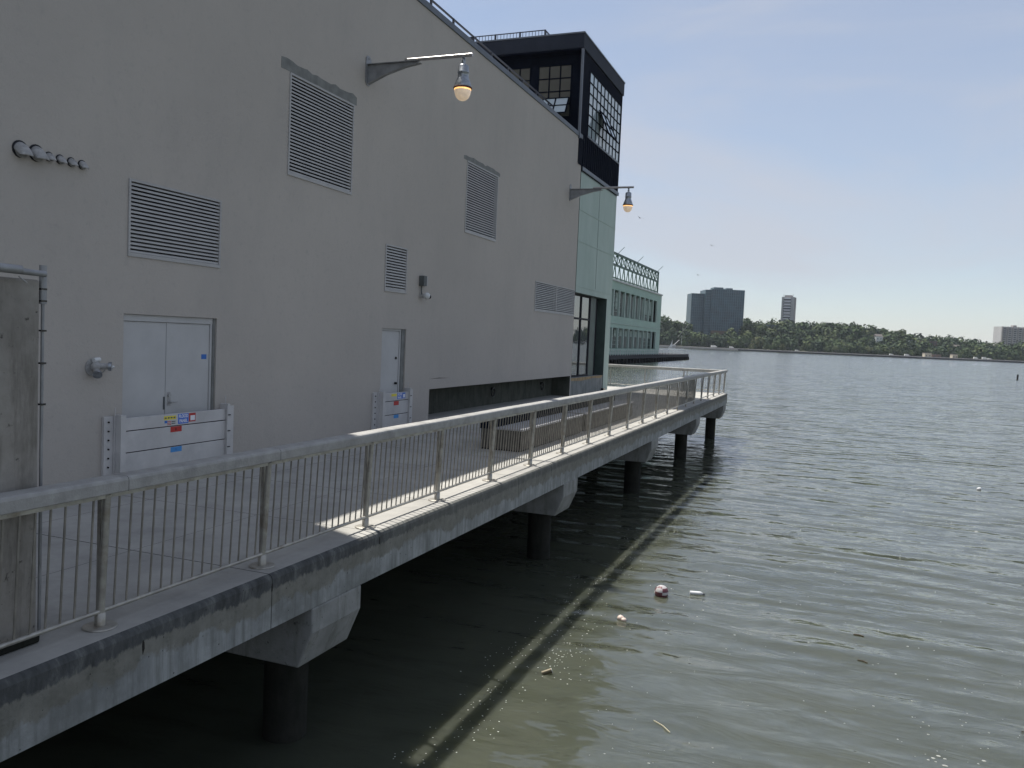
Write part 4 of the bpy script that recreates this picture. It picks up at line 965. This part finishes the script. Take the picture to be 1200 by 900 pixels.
# vehicles parked on the far path
def van(u, w_, h, label, mat='pwhite'):
    t = thing('parked_van', fp(u, 983, 2.4), label, 'van', 'vehicles parked on the far bank', rz=rad(YAW))
    MB().prism([(0, .35), (w_, .35), (w_, h * .55), (w_ - .9, h * .62), (w_ - 1.5, h), (.1, h)], 1, 0, 1.9).build('body', mat, t, local=True)
    MB().prism([(w_ - 1.5, h * .62), (w_ - .95, h * .62), (w_ - 1.55, h * .93), (w_ - 2.2, h * .93)], 1, -.02, -.005).build('window', 'tglass', t, local=True)
    for x in (.9, w_ - .9): MB().cyl((x, -.03, .35), (x, .25, .35), .35, n=10).build('wheel', 'lens', t, local=True)
for u, w_, h, l in ((234, 7, 2.6, 'white van parked at the far waterline below the office tower'), (256, 5, 2.3, 'white van parked right of the first one on the far bank'), (334, 4.6, 1.6, 'pale car on the far path below the slim tower'), (446, 4.8, 1.8, 'white car parked on the far path, right of the bright green tree'),
                    (464, 5.2, 2.4, 'white van on the far path left of the riverside sheds'), (546, 5, 2.3, 'white van on the far path right of the sheds'), (556, 6, 2.6, 'large white van near the right end of the far path'), (563, 4.5, 1.6, 'pale car beside the large white van')): van(u, w_, h, l)
# pale jetty at the waterline on the left
MB().add([fp(u, dd_, z) for u in (150, 262) for dd_, z in ((968, .2), (968, 1.5), (975, 1.5), (975, .2))], [(0, 4, 5, 1), (1, 5, 6, 2), (0, 1, 2, 3), (4, 5, 6, 7)]).build('far_jetty', 'esplanade', label='low pale jetty on the far waterline behind the dock', cat='jetty')
# crane
K = thing('crane', fp(186, 966, 1.5), 'crane with a long thin raised boom on the far waterline', 'crane', rz=rad(YAW))
MB().box(-3, 3, 0, 4, 0, 2.2).build('cab', 'boomw', K, local=True)
b_ = MB()
for oy in (-.35, .35): b_.cyl((0, oy, 1.5), (6.5, oy, 8), .3, n=5)
b_.build('lower_boom', 'boomw', K, local=True)
b_ = MB(); 
for oy in (-.3, .3): b_.cyl((4.5, oy, 11), (20.5, oy, 32), .22, .14, n=5)
for k in range(12): a = k / 12; b_.cyl((4.5 + 16 * a, -.3, 11 + 21 * a), (4.5 + 16 * (a + .08), .3, 11 + 21 * (a + .08)), .09, n=4)
b_.build('upper_boom', 'boom', K, local=True)
b_ = MB(); b_.cyl((9, 0, 2), (9.2, 0, 13.5), .16, n=5); b_.build('mast', 'boomw', K, local=True)
# sail boat
t = thing('sailboat', fp(184 * .83, 800, 0), 'tiny white sailing boat on the far water beside the dock end', 'boat', rz=rad(YAW))
MB().prism([(-3.6, .9), (3.4, .9), (2.6, .1), (-2.6, .1)], 1, -.9, .9).build('hull', 'hull', t, local=True); MB().cyl((0, 0, .5), (0, 0, 8.6), .09, n=6).build('mast', 'hull', t, local=True)
MB().prism([(.15, 1.4), (-2.6, 1.4), (.15, 8)], 1, -.03, .03).build('sail', 'hull', t, local=True)

hz_ = MB().box(-4200, 4200, -400, 7200, -4, 105)
mh = bpy.data.materials.new('air'); mh.use_nodes = True; M['air'] = mh; nt = mh.node_tree; nt.nodes.remove(nt.nodes['Principled BSDF'])
pv = N(nt, 'ShaderNodeVolumePrincipled'); pv.inputs['Color'].default_value = (.80, .88, 1, 1); pv.inputs['Density'].default_value = .00006; pv.inputs['Anisotropy'].default_value = .2
L(nt, pv.outputs[0], nt.nodes['Material Output'].inputs['Volume'])
hz_.build('haze', 'air', label='thin pale air between the pier and the far bank', kind='stuff')

# ================================================================== SKY, SUN, CAMERA
SUN = Vector((-.4135, .171, 1)).normalized()
el = math.asin(SUN.z); az = math.atan2(SUN.x, SUN.y)
wd = bpy.data.worlds.new('World'); sc.world = wd; wd.use_nodes = True; nt = wd.node_tree
bg = nt.nodes['Background']
sk = N(nt, 'ShaderNodeTexSky', sky_type='NISHITA', sun_disc=False); sk.sun_elevation = el; sk.sun_rotation = az
sk.air_density = 1.0; sk.dust_density = .25; sk.ozone_density = 2.2; sk.altitude = 0
tc = N(nt, 'ShaderNodeTexCoord'); mp = N(nt, 'ShaderNodeMapping'); mp.inputs['Scale'].default_value = (1, 1, 3.2); mp.inputs['Rotation'].default_value = (0, rad(8), 0)
L(nt, tc.outputs['Generated'], mp.inputs['Vector'])
cf = noise(nt, mp.outputs['Vector'], 1.7, 7, .55, .6); cl = ramp(nt, cf, [(.36, g(.38)), (.5, g(.5)), (.66, g(.85))])
L(nt, mixc(nt, sk.outputs['Color'], (4.3, 4.45, 4.95), cl), bg.inputs['Color']); bg.inputs['Strength'].default_value = .096
ld = bpy.data.lights.new('sun', 'SUN'); ld.energy = 5.0; ld.angle = rad(.53); ld.color = (1, .955, .88)
lo = bpy.data.objects.new('sun', ld); COL.objects.link(lo); lo.rotation_euler = SUN.to_track_quat('Z', 'Y').to_euler(); lo.location = (0, 0, 60)

cam = bpy.data.cameras.new('camera'); co = bpy.data.objects.new('camera', cam); COL.objects.link(co); sc.camera = co
cam.sensor_fit = 'HORIZONTAL'; cam.sensor_width = 36; cam.lens = 970 / 1200 * 36; cam.clip_start = .1; cam.clip_end = 12000
y_, p_, r_ = rad(YAW), rad(3.23983), rad(2.5)
fwd = Vector((-math.sin(y_) * math.cos(p_), math.cos(y_) * math.cos(p_), -math.sin(p_))); r0 = Vector((math.cos(y_), math.sin(y_), 0)); u0 = r0.cross(fwd)
rt = r0 * math.cos(r_) + u0 * math.sin(r_); up = -r0 * math.sin(r_) + u0 * math.cos(r_)
co.matrix_world = Matrix(((rt.x, up.x, -fwd.x, 0), (rt.y, up.y, -fwd.y, 0), (rt.z, up.z, -fwd.z, EYE), (0, 0, 0, 1)))

vs_ = sc.view_settings; vs_.view_transform = 'Standard'; vs_.look = 'None'; vs_.exposure = .5; vs_.gamma = 1
sc.cycles.max_bounces = 6; sc.cycles.diffuse_bounces = 3; sc.cycles.glossy_bounces = 3; sc.cycles.use_denoising = True
sc.cycles.sample_clamp_indirect = 6
